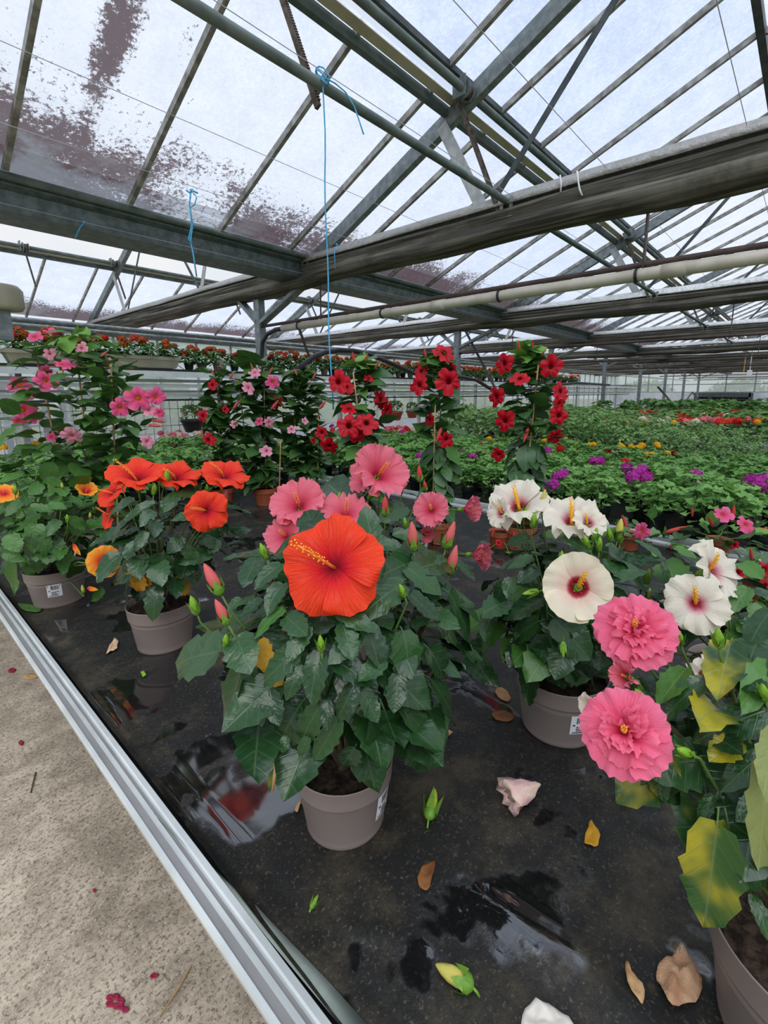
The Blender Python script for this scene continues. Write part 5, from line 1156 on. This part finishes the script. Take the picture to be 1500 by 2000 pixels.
G1 = rowplants('ivy_geranium', 'ger', 3.36, 5.2, .30, -2.6, 5.0, .30, BZ, 1.0, 'leafy green ivy geranium massed on the bench behind the front bench', 'ivy geraniums on the second bench')
G2 = rowplants('marigold', 'mar', 5.45, 6.15, .33, -2.2, 5.0, .32, BZ, 1.05, 'low feathery marigold plant in the strip behind the ivy geraniums', 'marigolds behind the ivy geraniums')
G3 = rowplants('green_seedling', 'tom', 6.65, 9.5, .40, -1.6, 5.2, .38, BZ, 1.0, 'tall leggy green seedling in the block behind the marigolds', 'tall seedlings on the third bench')
for q in G3:
    k = max(0, min(1, (q.location.y - .6) / 2.2)); q.scale = tuple(x * (.50 + .50 * k) for x in q.scale)
G4 = rowplants('bedding_begonia', 'back', 10.2, 13.8, .62, -1.2, 5.2, .55, BZ, 1.3, 'bedding plant in the rows behind the tall seedlings', 'bedding plants on the fourth bench')
G5 = rowplants('bedding_begonia', 'back', 14.9, 22, 1.2, -.6, 5.2, .9, BZ, 1.7, 'distant bedding plant on the last bench before the end wall', 'bedding plants on the last bench')
G6 = rowplants('bush_geranium', 'ger', .75, 2.9, .33, 4.0, 6.2, .33, BZ, 1.1, 'green geranium at the far left end of the front bench', 'geraniums at the far end of the front bench')
for pool, what in ((G1, 'green ivy geranium, %s of the second bench'), (G2, 'feathery marigold plant, %s behind the ivy geraniums'), (G3, 'tall leggy seedling, %s of the seedling block'), (G4, 'bedding plant, %s behind the seedlings'), (G5, 'distant bedding plant, %s by the end wall'), (G6, 'geranium at the back left, %s of the front bench')):
    relabel(pool, what, 'row')
def put_head(kind, x, y, pool, z, s=1.0):
    p = at_z(x, y, z); t = min(pool, key=lambda q: (q.location.xy - p.xy).length); bed_head(t, kind, p, s)
    b = Vector((t.location.x, t.location.y, BZ + .12)); return t
for k, L in (('p_magenta', [(1225, 915, 1.2), (1245, 925, 1.3), (1262, 932, 1.1), (1235, 932, 1.1), (1485, 945, 1.6), (1470, 940, 1.2), (1068, 881, 1.2), (1160, 901, 1.0), (1172, 900, 1.0), (1203, 881, 1.2), (1098, 926, 1.1), (1088, 930, .9), (1077, 948, 1.1), (1360, 928, 1.2), (968, 893, 1.0), (922, 892, .9), (940, 884, .8), (1500, 935, 1.3), (820, 890, .9), (826, 900, .7), (905, 880, .6), (1255, 918, 1.2)]),
             ('p_scarlet', [(1094, 876, 1.0), (1188, 882, 1.0), (1220, 902, .9), (980, 890, .9), (940, 868, .7)])):
    for x, y, s in L:
        t = put_head(k, x, y, G1, BZ + .31, s * 1.05)
        if k == 'p_magenta': t['label'] = t['label'].replace('green ivy', 'magenta flowered ivy')
for k, L in (('p_yellow', [(955, 857), (968, 862), (990, 860), (1062, 860), (1088, 862), (1118, 866), (1124, 866), (1152, 868), (1160, 868), (1212, 868), (1215, 872), (1232, 872), (1240, 876), (1248, 874), (1254, 870), (1244, 882), (1252, 890), (1260, 888), (1236, 880), (1283, 868), (1286, 872), (1272, 888), (1303, 886), (1085, 856), (1105, 858)]), ('p_orange', [(1318, 886), (1358, 890), (1130, 880)])):
    for x, y in L: put_head(k, x, y, G2, BZ + .27, BR.uniform(.9, 1.4))
for i in range(120):
    x = BR.uniform(1060, 1500); y = BR.uniform(800, 822) + (1500 - x) * .004 + 3; k = BR.choice(('p_scarlet', 'p_scarlet', 'p_salmon', 'p_salmon', 'p_lightpink', 'p_paper', 'p_yellow'))
    put_head(k, x, y, G4, BZ + .42, 1.7)
for x, y in ((1110, 808), (1115, 812), (1120, 806), (1105, 810), (1092, 815)): put_head('p_scarlet', x, y, G4, BZ + .44, 2.0)
for i in range(26): put_head(BR.choice(('p_scarlet', 'p_salmon')), BR.uniform(880, 1060), BR.uniform(802, 808), G4, BZ + .4, 1.3)
for i in range(46):
    x = BR.uniform(640, 800); put_head(BR.choice(('p_scarlet', 'p_salmon', 'p_magenta', 'p_lightpink')), x, BR.uniform(832, 846), G2, BZ + .25, 1.2)
for i in range(40): put_head(BR.choice(('p_paper', 'p_paper', 'p_lightpink', 'p_lightpink')), BR.uniform(300, 470), BR.uniform(843, 856), G6, BZ + .33, .9)
for x, y in ((310, 880), (335, 870), (285, 900)): put_head('p_lightpink', x, y, G6, BZ + .3, 1.0)

# yellow flowers of the bush at the left
tl = bpy.data.objects['potted_lantana']
for x, y in ((5, 874), (77, 871), (70, 868), (0, 868), (140, 975)):
    m = Matrix.Translation(at_d(x, y, depth(tl.location) - .12)) @ Matrix.Scale(.75, 4); obj('flower_head', HD_['p_yellow'][0], None, tl, mw=m)

# shelf with window boxes and small red pots along the back, behind the first row of posts
VSH = 6.62; ZS = 1.87
t = thing('flower_shelf', 'long raised aluminium shelf carrying red flowers behind the posts', 'shelf', (10, VSH, 0))
obj('tray', MB().box((12, VSH + .2, ZS - .02), (27, .56, .03)), 'black', t)
for z, v, h, m in ((ZS - .075, VSH - .09, .075, 'alu'), (ZS - .16, VSH + .0, .04, 'alu_grey'), (ZS - .225, VSH + .12, .05, 'alu'), (ZS - .30, VSH + .2, .03, 'alu_grey'), (ZS - .36, VSH + .3, .05, 'alu'), (ZS - .42, VSH + .34, .03, 'dark_steel')):
    obj('rail', MB().box((12, v, z), (27, .03, h)), m, t)
for k in range(11): obj('upright', MB().box((-1.2 + k * 2.5, VSH + .45, ZS / 2), (.06, .06, ZS - .04)), 'steel_light', t)
for k in range(40):
    obj('mesh_bar', MB().box((-1.2 + k * .12, VSH + .46, .95), (.008, .008, 1.0)), 'steel_light', t)
for k in range(4): obj('mesh_bar', MB().box((1.2, VSH + .46, .6 + k * .24), (5.0, .008, .012)), 'steel_light', t)
def red_plant(name, label, p, sc, group, pot, nfl, kinds, lift=.07, tagged=False):
    x = bedder(name, label, 'dip', p, sc, group, pot, lift)
    for k in range(nfl):
        a = BR.uniform(0, 6.28); r = BR.uniform(.02, .14) * sc
        bed_head(x, BR.choice(kinds), Vector((p[0] + r * math.cos(a), p[1] + r * math.sin(a) - .03, p[2] + (lift + BR.uniform(.14, .27)) * sc)), BR.uniform(.8, 1.25))
    if tagged:
        m = MB(); pr = [(-.045, 0), (.045, 0), (.05, .07), (.03, .10), (-.03, .10), (-.05, .07)]
        q = [(a, -.078 + dy, .05 + b) for dy in (0, .002) for a, b in pr]
        m.add(q, [tuple(range(5, -1, -1)), tuple(range(6, 12))] + [(i, (i + 1) % 6, 6 + (i + 1) % 6, 6 + i) for i in range(6)])
        R_ = Matrix.Rotation(-x.rotation_euler.z, 4, 'Z'); obj('plant_tag', m, 'tagpink', x, mw=R_, local=True)
    return x
M['tagpink'] = plain('pink_tag', (.72, .42, .38), (.75, .62, .55), 30, .5, .3)
for k, u0 in enumerate((-.86, 1.10)):
    L = 1.86; b = thing('window_box', ('beige window box of red flowers at the left edge of the shelf' if k == 0 else 'long beige window box of red flowers on the shelf behind the pink mandevilla'), 'window box', (u0 + L / 2, VSH - .02, ZS))
    m = MB(); ring = lambda z, hw, hl: [(u0 + L / 2 + sx * hl, VSH - .02 + sy * hw, ZS + z) for sx, sy in ((-1, -1), (1, -1), (1, 1), (-1, 1))]
    rs = [ring(0, .07, L / 2 - .06), ring(.015, .078, L / 2 - .05), ring(.10, .098, L / 2 - .018), ring(.105, .112, L / 2), ring(.145, .114, L / 2), ring(.15, .105, L / 2 - .008), ring(.11, .092, L / 2 - .02)]
    for r in rs: m.v += r
    m.f = [(i * 4 + j, i * 4 + (j + 1) % 4, i * 4 + 4 + (j + 1) % 4, i * 4 + 4 + j) for i in range(6) for j in range(4)] + [(3, 2, 1, 0)]; m.m = [0] * len(m.f)
    obj('box_body', m, 'box', b)
    obj('rib', MB().box((u0 + L / 2, VSH - .125, ZS + .07), (.012, .016, .13)), 'box', b)
    obj('soil', MB().box((u0 + L / 2, VSH - .02, ZS + .11), (L - .05, .17, .03)), 'soil', b)
    for j in range(7):
        red_plant('dipladenia', 'red dipladenia, %s from the left in the %s window box' % (ORDN[j], 'left edge' if k == 0 else 'long beige'), (u0 + .16 + j * .26, VSH - .02, ZS + .09), .95, 'dipladenias in the window boxes', 'black', 6, ('p_mred', 'p_mred', 'p_mred', 'p_scarlet'), .03)
for k in range(70):
    u = 3.12 + k * .22 + BR.uniform(-.03, .03)
    if u > 17.5: break
    red_plant('dipladenia', 'small potted red dipladenia, ' + ORDN2(k) + ' in the row right of the window box', (u, VSH + BR.uniform(-.02, .06), ZS), BR.uniform(.9, 1.1), 'small red pots along the shelf', 'taupe' if k % 3 else 'black', 5 + (k % 3), ('p_mred', 'p_mred', 'p_mred', 'p_scarlet') if u < 13 else ('p_salmon', 'p_lightpink', 'p_paper'), .05, k % 7 == 2)

# hanging baskets under the shelf
def basket(name, label, x, y, v, w, mat, fkinds):
    c = at_v(x, y, v); r = w / 2 * depth(c) / F
    t = thing(name, label, 'hanging basket', c)
    obj('bowl', MB().lathe([(0, -r * .85), (r * .55, -r * .85), (r * .66, -r * .80), (r * .95, r * .1), (r * 1.04, r * .1), (r * 1.05, r * .3), (r, r * .32), (r * .94, r * .05)], 28, c), mat, t, True)
    hk = c + Vector((0, 0, ZS - .42 - c.z))
    for a in (.4, 2.5, 4.6): obj('hanger_rod', MB().tube([c + Vector((r * math.cos(a), r * math.sin(a), r * .25)), hk - Vector((0, 0, .12))], .004, 5), 'hose', t)
    obj('hook', MB().tube([hk + Vector((-.03, 0, -.06)), hk + Vector((-.035, 0, 0)), hk + Vector((0, 0, .03)), hk + Vector((.03, 0, 0)), hk + Vector((0, 0, -.06)), hk + Vector((0, 0, -.13))], .005, 6), 'hose', t)
    fo = FO['ger'][0]; s = r / .16; obj('foliage', fo, None, t, mw=Matrix.Translation(c + Vector((0, 0, r * .1))) @ Matrix.Scale(s, 4))
    for k in range(7):
        a = k * 2.4; m = Matrix.Translation(c + Vector((r * .8 * math.cos(a), r * .8 * math.sin(a), r * (1.0 + .3 * math.sin(k * 3))))) @ Matrix.Scale(s * .75, 4); obj('flower_head', HD_[fkinds[k % len(fkinds)]][0], None, t, mw=m)
basket('hanging_basket', 'black hanging basket of white and red flowers hooked under the shelf', 376, 826, 6.96, 42, 'black', ('p_paper', 'p_paper', 'p_mred'))
basket('hanging_basket', 'terracotta hanging basket with red flowers between the two left red columns', 772, 808, 6.96, 30, 'terracotta', ('p_mred', 'p_mred', 'fo_dip') if False else ('p_mred', 'p_mred'))
basket('hanging_basket', 'terracotta hanging basket just left of the middle red column', 805, 806, 6.96, 24, 'terracotta', ('p_mred', 'p_mred'))
# white slatted trolley at the left edge
c = at_v(30, 800, 7.6); t = thing('plant_trolley', 'white slatted plant trolley standing at the left edge under the shelf', 'trolley', (c.x, c.y, 0))
for k in range(5): obj('slat', MB().box((c.x - .3 + k * .2, c.y, .95), (.075, .03, 1.6)), 'white_panel', t)
for z in (.5, 1.13, 1.7): obj('shelf_board', MB().box((c.x + .1, c.y + .2, z), (1.1, .5, .03)), 'white_panel', t)
for dx in (-.42, .62):
    for dy in (0, .4): obj('caster', MB().tube([(c.x + dx, c.y + dy, .06), (c.x + dx + .03, c.y + dy, .06)], .06, 12), 'black', t); obj('leg', MB().box((c.x + dx + .015, c.y + dy, .32), (.03, .03, .42)), 'white_panel', t)

# ================================================================ STRINGS, HOSES, FALLEN FLOWERS
def px_line(L): return [at_d(x, y, d) for x, y, d in L]
def vstring(x0, y0, v, z_end_px, wig=.012, seed=1):
    P = at_v(x0, y0, v); z1 = at_u(z_end_px[0], z_end_px[1], P.x).z; q = random.Random(seed); pts = []
    for i in range(15):
        z = P.z + (z1 - P.z) * i / 14; pts.append(Vector((P.x + wig * math.sin(i * .9 + seed) * min(1, i / 3), P.y + wig * math.cos(i * .7 + seed) * min(1, i / 3), z)))
    return pts
t = thing('blue_string', 'long bright blue twine hanging from the green pipe down to the plants', 'string', at_v(630, 155, 2.13), 'blue twines')
S1 = vstring(630, 155, 2.13, (643, 800)); obj('strand', MB().tube(S1, .0042, 6), 'blue', t, True)
P = S1[0]; k = MB()
for i in range(3): k.tube([P + Vector((.02 * math.cos(a + i), .035 * math.sin(a + i * .6), .035 * math.sin(a) + .01 * i)) for a in [j * .6 for j in range(11)]], .004, 5)
obj('knot', k, 'blue', t, True)
obj('loose_end', MB().tube([at_v(x, y, 2.1 - .02 * i) for i, (x, y) in enumerate(((635, 152), (655, 163), (675, 180), (692, 208), (703, 240), (710, 262)))], .004, 6), 'blue', t, True)
for lab, pts, z, r in (('short looped blue twine tied on a wire below the gutter corner, left of centre', [(373, 370), (370, 400), (376, 440), (372, 470), (378, 500), (384, 540)], 3.18, .006), ('short blue twine end at the upper left below the gutter', [(165, 434), (156, 445), (150, 458), (147, 466)], 3.0, .005), ('small blue twine on the bracket beside the gutter pipe', [(658, 478), (653, 492), (655, 525)], 3.2, .006)):
    A = at_z(*pts[0], z); d = depth(A); t = thing('blue_string', lab, 'string', A, 'blue twines')
    obj('strand', MB().tube([at_d(x, y, d) for x, y in pts], r, 6), 'blue', t, True)
    if 'looped' in lab: obj('strand', MB().tube([at_d(x, y, d - .01) for x, y in ((373, 370), (384, 385), (380, 400), (372, 405), (374, 440), (368, 468), (376, 474))], r * .8, 6), 'blue', t, True); obj('knot', MB().tube([at_d(x, y, d) for x, y in ((364, 372), (370, 376), (378, 373), (386, 377))], r * 1.2, 6), 'blue', t, True)
    else: obj('knot', MB().tube([A + Vector((-.012, 0, .004)), A + Vector((.012, 0, -.004))], r * 1.8, 6), 'blue', t, True)
tag(obj('white_tie', MB().tube([at_u(x, y, 3.83) for x, y in ((1094, 342), (1096, 360), (1095, 375))], .006, 6), 'white_tape', smooth=True), 'short white tie around the nearest shade screen, left one', 'tie', 'white ties on the shade screen')
tag(obj('white_tie', MB().tube([at_u(x, y, 3.81) for x, y in ((1127, 334), (1129, 352), (1132, 370), (1137, 382))], .007, 6), 'white_tape', smooth=True), 'longer white tie around the nearest shade screen, right one', 'tie', 'white ties on the shade screen')
# hoses and cables
U0 = UT[0]
tag(obj('drip_hose', MB().tube([(U0, 5.55, 2.41), (U0, 5.72, 2.41), (U0 - .02, 5.90, 2.36), (U0 - .05, 5.99, 2.25), (U0 - .06, 6.01, 2.05), (U0 - .06, 6.01, 1.0)], .03, 10), 'hose', smooth=True), 'black hose bending from the cream pipe down the nearest post', 'hose')
tag(obj('post_sleeve', MB().tube([(U0 - .12, 6.02, 2.02), (U0 - .12, 6.02, .7)], .045, 12), 'steel_light', smooth=True), 'light grey sleeve pipe strapped to the nearest post', 'pipe')
tag(obj('feed_hose', MB().tube([at_v(x, y, 6.0) for x, y in ((578, 728), (592, 712), (612, 697), (635, 688), (660, 684), (690, 685), (720, 692), (760, 708), (808, 729), (850, 738), (895, 735), (930, 742), (965, 764), (1000, 770), (1080, 752), (1130, 748), (1190, 752))], .042, 10), 'hose', smooth=True), 'thick black feed hose arching behind the mandevillas', 'hose')
tag(obj('slack_cable', MB().tube([at_v(x, y, 6.0) for x, y in ((1285, 756), (1298, 770), (1315, 790), (1340, 782), (1352, 766), (1362, 778), (1378, 785), (1396, 772), (1400, 766))], .05, 8), 'hose', smooth=True), 'slack black cable looping between the farthest posts', 'cable')
tag(obj('prop_rod', MB().beam(at_v(906, 640, 5.9), at_v(974, 772, 5.2), .05, .05), 'dark_steel'), 'dark slanting rod beside the second post', 'rod')
tag(obj('prop_rod', MB().beam(at_v(577, 622, 5.95), at_v(604, 697, 5.9), .03, .03), 'brown_pipe'), 'dark thin slanting rod beside the nearest post', 'rod')
c = at_u(1454, 715, UT[3]); t = thing('sticky_trap', 'yellowish sticky trap card hanging at the far right', 'trap', c)
obj('card', MB().box(c, (.20, .012, .40)), 'bamboo', t); obj('cord', MB().tube([c + Vector((0, 0, .2)), Vector((c.x, c.y, CZ - .04))], .006, 5), 'wire', t)
c = at_u(1464, 728, UT[3]); tag(obj('junction_box', MB().box(c, (.16, .12, .16)).tube([c + Vector((0, 0, .08)), Vector((c.x, c.y, CZ - .04))], .012, 6), 'white_tape'), 'small white junction box hanging at the far right', 'box')
c = at_v(2, 594, 5.6); t = thing('vent_motor', 'grey motor housing at the left edge above the flower boxes', 'motor', c)
obj('housing', MB().lathe([(0, .16), (.14, .16), (.17, .12), (.17, -.02), (.15, -.05), (0, -.05)], 20, c), 'box', t, True); obj('bracket', MB().box(c - Vector((0, 0, .18)), (.10, .10, .26)), 'steel', t)

# fallen flowers and leaves on the mat and the path
def on_mat(x, y): p = at_z(x, y, BZ); return Vector((p.x, p.y, mat_z(p.x, p.y)))
def crumple(seed, kind, pts_px, mat, name, label, cat, amp=.008, lift=.004, floor=False):
    """a curled fallen leaf or petal whose outline follows its shape on the ground, with its own thickness and crumples"""
    P = [at_z(x, y, .003) if floor else on_mat(x, y) for x, y in pts_px]; c = sum(P, Vector()) / len(P); m = MB(); q = random.Random(seed); Q = []
    for i, b in enumerate(P):                      # round the outline between its marks and let it wander a little
        a_, e_, f_ = P[i - 1], P[(i + 1) % len(P)], P[(i + 2) % len(P)]; j = (b - e_).length * .10
        Q += [b, b * .5625 + e_ * .5625 - a_ * .0625 - f_ * .0625 + Vector((q.uniform(-j, j), q.uniform(-j, j), 0))]
    P = Q; n = len(P)
    rings = (1.0, .8, .6, .4, .2)
    top = []
    for k, f in enumerate(rings):
        for i, p in enumerate(P):
            e = c + (p - c) * f; z = lift + amp * (.5 + noise.noise(Vector((e.x * 60, e.y * 60, seed)))) * (1.0 if k else .8)
            m.v.append((e.x, e.y, c.z + max(.0015, z)))
    m.v.append((c.x, c.y, c.z + lift + amp * .3))
    for k in range(4): m.f += [(k * n + i, k * n + (i + 1) % n, (k + 1) * n + (i + 1) % n, (k + 1) * n + i) for i in range(n)]
    m.f += [(4 * n + i, 4 * n + (i + 1) % n, 5 * n) for i in range(n)]
    b = len(m.v); m.v += [(v[0], v[1], max(c.z + .0005, v[2] - .0012)) for v in m.v[:n]]; m.f += [((i + 1) % n, i, b + i, b + (i + 1) % n) for i in range(n)]
    m.m = [0] * len(m.f)
    return tag(obj(name, m, mat, None, True), label, cat)
D = 'debris'
crumple(1, 0, [(1283, 1898), (1300, 1880), (1318, 1868), (1328, 1850), (1338, 1864), (1350, 1882), (1360, 1905), (1371, 1935), (1358, 1962), (1332, 1968), (1312, 1972), (1296, 1950), (1282, 1920)], 'dry_pale', 'fallen_leaf', 'large pale withered leaf on the mat at the lower right', 'leaf', .014)
crumple(2, 0, [(1220, 1892), (1226, 1888), (1232, 1906), (1245, 1922), (1258, 1948), (1254, 1972), (1243, 1962), (1232, 1946), (1222, 1915)], 'dry', 'fallen_leaf', 'narrow tan leaf beside the large pale withered leaf', 'leaf', .008)
crumple(3, 0, [(1150, 1612), (1155, 1606), (1160, 1618), (1172, 1636), (1168, 1655), (1152, 1656), (1141, 1650), (1143, 1632)], 'hib_yellow', 'fallen_leaf', 'small yellow leaf with an orange side on the mat', 'leaf', .007)
crumple(4, 0, [(815, 1718), (824, 1694), (850, 1682), (848, 1702), (842, 1722), (834, 1742), (822, 1736)], 'dry_brown', 'fallen_leaf', 'flat wet brown leaf on the mat in front of the middle', 'leaf', .003)
crumple(5, 0, [(1020, 1990), (1035, 1968), (1060, 1964), (1085, 1975), (1110, 1995), (1120, 2030), (1060, 2040), (1022, 2020)], 'p_paper', 'fallen_petal', 'cream petal cut off by the bottom edge', 'petal', .012)
crumple(6, 0, [(968, 1350), (980, 1346), (992, 1356), (998, 1368), (988, 1372), (972, 1362)], 'dry', 'fallen_leaf', 'small curled brown leaf left of the cream hibiscus pot', 'leaf', .006)
crumple(7, 0, [(208, 1280), (214, 1264), (224, 1250), (232, 1256), (230, 1270), (216, 1276)], 'dry_pale', 'fallen_leaf', 'small curled tan leaf near the left pot', 'leaf', .010)
crumple(8, 0, [(960, 1395), (985, 1390), (1005, 1400), (992, 1412), (968, 1408)], 'dry_brown', 'fallen_leaf', 'dark brown leaf scrap by the cream hibiscus pot', 'leaf', .004)
crumple(9, 0, [(275, 1316), (282, 1312), (286, 1320), (278, 1324)], 'bud_green', 'fallen_leaf', 'tiny green leaf scrap near the rim', 'leaf', .003)
crumple(10, 0, [(1348, 1488), (1362, 1480), (1382, 1488), (1388, 1502), (1370, 1508), (1352, 1502)], 'dry', 'fallen_flower', 'dried tan flower at the right below the pink blossoms', 'flower', .016)
crumple(11, 0, [(35, 1180), (60, 1182), (82, 1192), (70, 1197), (42, 1190)], 'lant', 'fallen_leaf', 'green leaf lying by the labelled pot at the left', 'leaf', .004)
crumple(12, 0, [(590, 1568), (582, 1590), (576, 1586), (584, 1570)], 'dry', 'fallen_leaf', 'dry scrap at the left foot of the front pot', 'leaf', .004)
def fallen_flower(label, base, tip, wid, bmat, cal, opened=False):
    B, T = on_mat(*base), on_mat(*tip); L = (T - B).length; lift = Vector((0, 0, wid * L * .55)); t = thing('fallen_flower', label, 'flower', B)
    R3 = face(T - B, rnd.uniform(0, 6)); m = (R3 @ Matrix.Diagonal((L * wid / .17 * .5, L * wid / .17 * .5, L))).to_4x4(); m.translation = B + lift
    obj('petals', BUDS[bmat], None, t, mw=m)
    if cal: obj('calyx', SEPO if opened else SEP, None, t, mw=m)
    d = (T - B).normalized(); obj('stalk', MB().tube([B + lift - d * L * .02, B + lift * .6 - d * L * .18, B - d * L * .26 + Vector((0, 0, .002))], .0022, 6), 'calyx', t, True)
fallen_flower('closed pale yellow flower with a green calyx lying at the bottom middle', (918, 1937), (850, 1895), .42, 'bud_yellow', True)
fallen_flower('bright yellow green bud fallen right of the front pot', (838, 1604), (850, 1550), .34, 'bud_lime', True, True)
fallen_flower('tiny green bud fallen on the mat near the rim', (608, 1776), (622, 1750), .34, 'bud_green', True, True)
M['bud_wilt'] = plain('wilted_pink_petal', (.70, .42, .42), (.72, .58, .44), 30, .6, .2, 0, .4, 60)
BUDS['bud_wilt'] = bud_mesh('bud_wilt', .3)
# wilted pink flower: a crumpled trumpet lying on its side
B, T = on_mat(1052, 1556), on_mat(988, 1580); L = (T - B).length; t = thing('fallen_flower', 'wilted pale pink trumpet flower lying on the wet mat right of the middle', 'flower', B)
m = MB(); d = (T - B).normalized(); sx = d.cross(Vector((0, 0, 1))); n = 14
for i, (f, r) in enumerate(((-.02, .03), (.15, .12), (.4, .24), (.7, .34), (.95, .46), (1.0, .36), (.9, .2))):
    for k in range(n):
        a = 2 * PI * k / n; rr = r * L * (1 + .25 * math.sin(k * 2.3 + i * 1.7)); zz = .36 * L + rr * math.sin(a) * .7
        m.v.append(tuple(B + d * (f * L + .06 * L * math.sin(k * 3.1 + i)) + sx * rr * math.cos(a) + Vector((0, 0, max(.002, zz)))))
m.f = [(i * n + k, i * n + (k + 1) % n, (i + 1) * n + (k + 1) % n, (i + 1) * n + k) for i in range(6) for k in range(n)]; m.m = [0] * len(m.f)
obj('petals', m, 'bud_wilt', t, True)
# dried brown pods by the front plant
t = thing('fallen_flower', 'dried straw coloured flower pods on the mat behind the front plant', 'flower', on_mat(855, 1432))
for (bx, by, tx, ty) in ((838, 1438, 850, 1404), (846, 1440, 884, 1436)):
    B, T = on_mat(bx, by), on_mat(tx, ty); L = (T - B).length; mm_ = (face(T - B, 0) * L).to_4x4(); mm_.translation = B + Vector((0, 0, L * .2)); o = obj('pod', MB().lathe([(.01, 0), (.16, .2), (.22, .5), (.14, .8), (.02, 1)], 9), 'dry', t, True, mw=mm_)
# red petals and scraps on the concrete path
M['petal_dark'] = plain('crushed_petal', (.32, .02, .05), (.22, .012, .045), 60, .6, .3)
FLP = [((292, 1908), (300, 1900), (310, 1903), (306, 1910), (296, 1912)), ((36, 1452), (40, 1446), (46, 1449), (43, 1457)), ((15, 1312), (22, 1305), (31, 1307), (26, 1314)), ((180, 1740), (184, 1736), (188, 1740), (184, 1745))]
for i, q in enumerate(FLP): crumple(30 + i, 0, q, 'petal_dark', 'fallen_petal', 'dark red petal on the concrete path, ' + ('beside the petal cluster', 'at the left edge', 'highest up the path', 'smallest one halfway down')[i], 'petal', .003, .001, True)
for i, (x, y) in enumerate(((215, 1950), (226, 1948), (236, 1955), (214, 1962), (226, 1966), (234, 1966), (244, 1972))):
    crumple(50 + i, 0, [(x + 8 * math.cos(a), y + 7 * math.sin(a)) for a in [j * 1.047 for j in range(6)]], 'petal_dark', 'fallen_petal', 'dark red petal, ' + ('top left', 'top middle', 'top right', 'bottom left', 'bottom middle', 'inner right', 'outermost right')[i] + ' of the petal cluster on the path', 'petal', .003, .001, True)['group'] = 'petal cluster on the path'
crumple(70, 0, [(44, 1324), (58, 1316), (72, 1318), (74, 1323), (60, 1327)], 'dry', 'fallen_leaf', 'orange brown leaf on the path beside the rim', 'leaf', .004, .001, True)
tag(obj('twig', MB().tube([at_z(70, 1508, .004), at_z(64, 1530, .006), at_z(60, 1548, .004)], .0022, 5), 'brown_pipe'), 'thin dark twig on the concrete path', 'twig')
tag(obj('grass_stalk', MB().tube([at_z(372, 1888, .004), at_z(352, 1925, .005), at_z(312, 1985, .004)], .0018, 5), 'bamboo'), 'pale grass stalk on the path near the rim', 'stalk')

for i, (u, z1) in enumerate(((1.45, 2.62), (2.2, 2.62), (2.85, 2.62), (3.25, 2.62), (5.1, 2.62), (6.3, 2.62), (7.4, 2.62))):
    w = MB().tube([(u, 9.58, z1 - .01), (u, 8.2, 2.3), (u, VSH + .44, ZS + .02)], .006, 5); w.tube([(u, VSH + .44, ZS + .02), (u, VSH + .44, ZS - .1)], .008, 5)
    tag(obj('stay_wire', w, 'dark_steel'), 'thin stay wire above the flower shelf, %s from the left' % ORDN[i], 'wire', 'stay wires above the shelf')
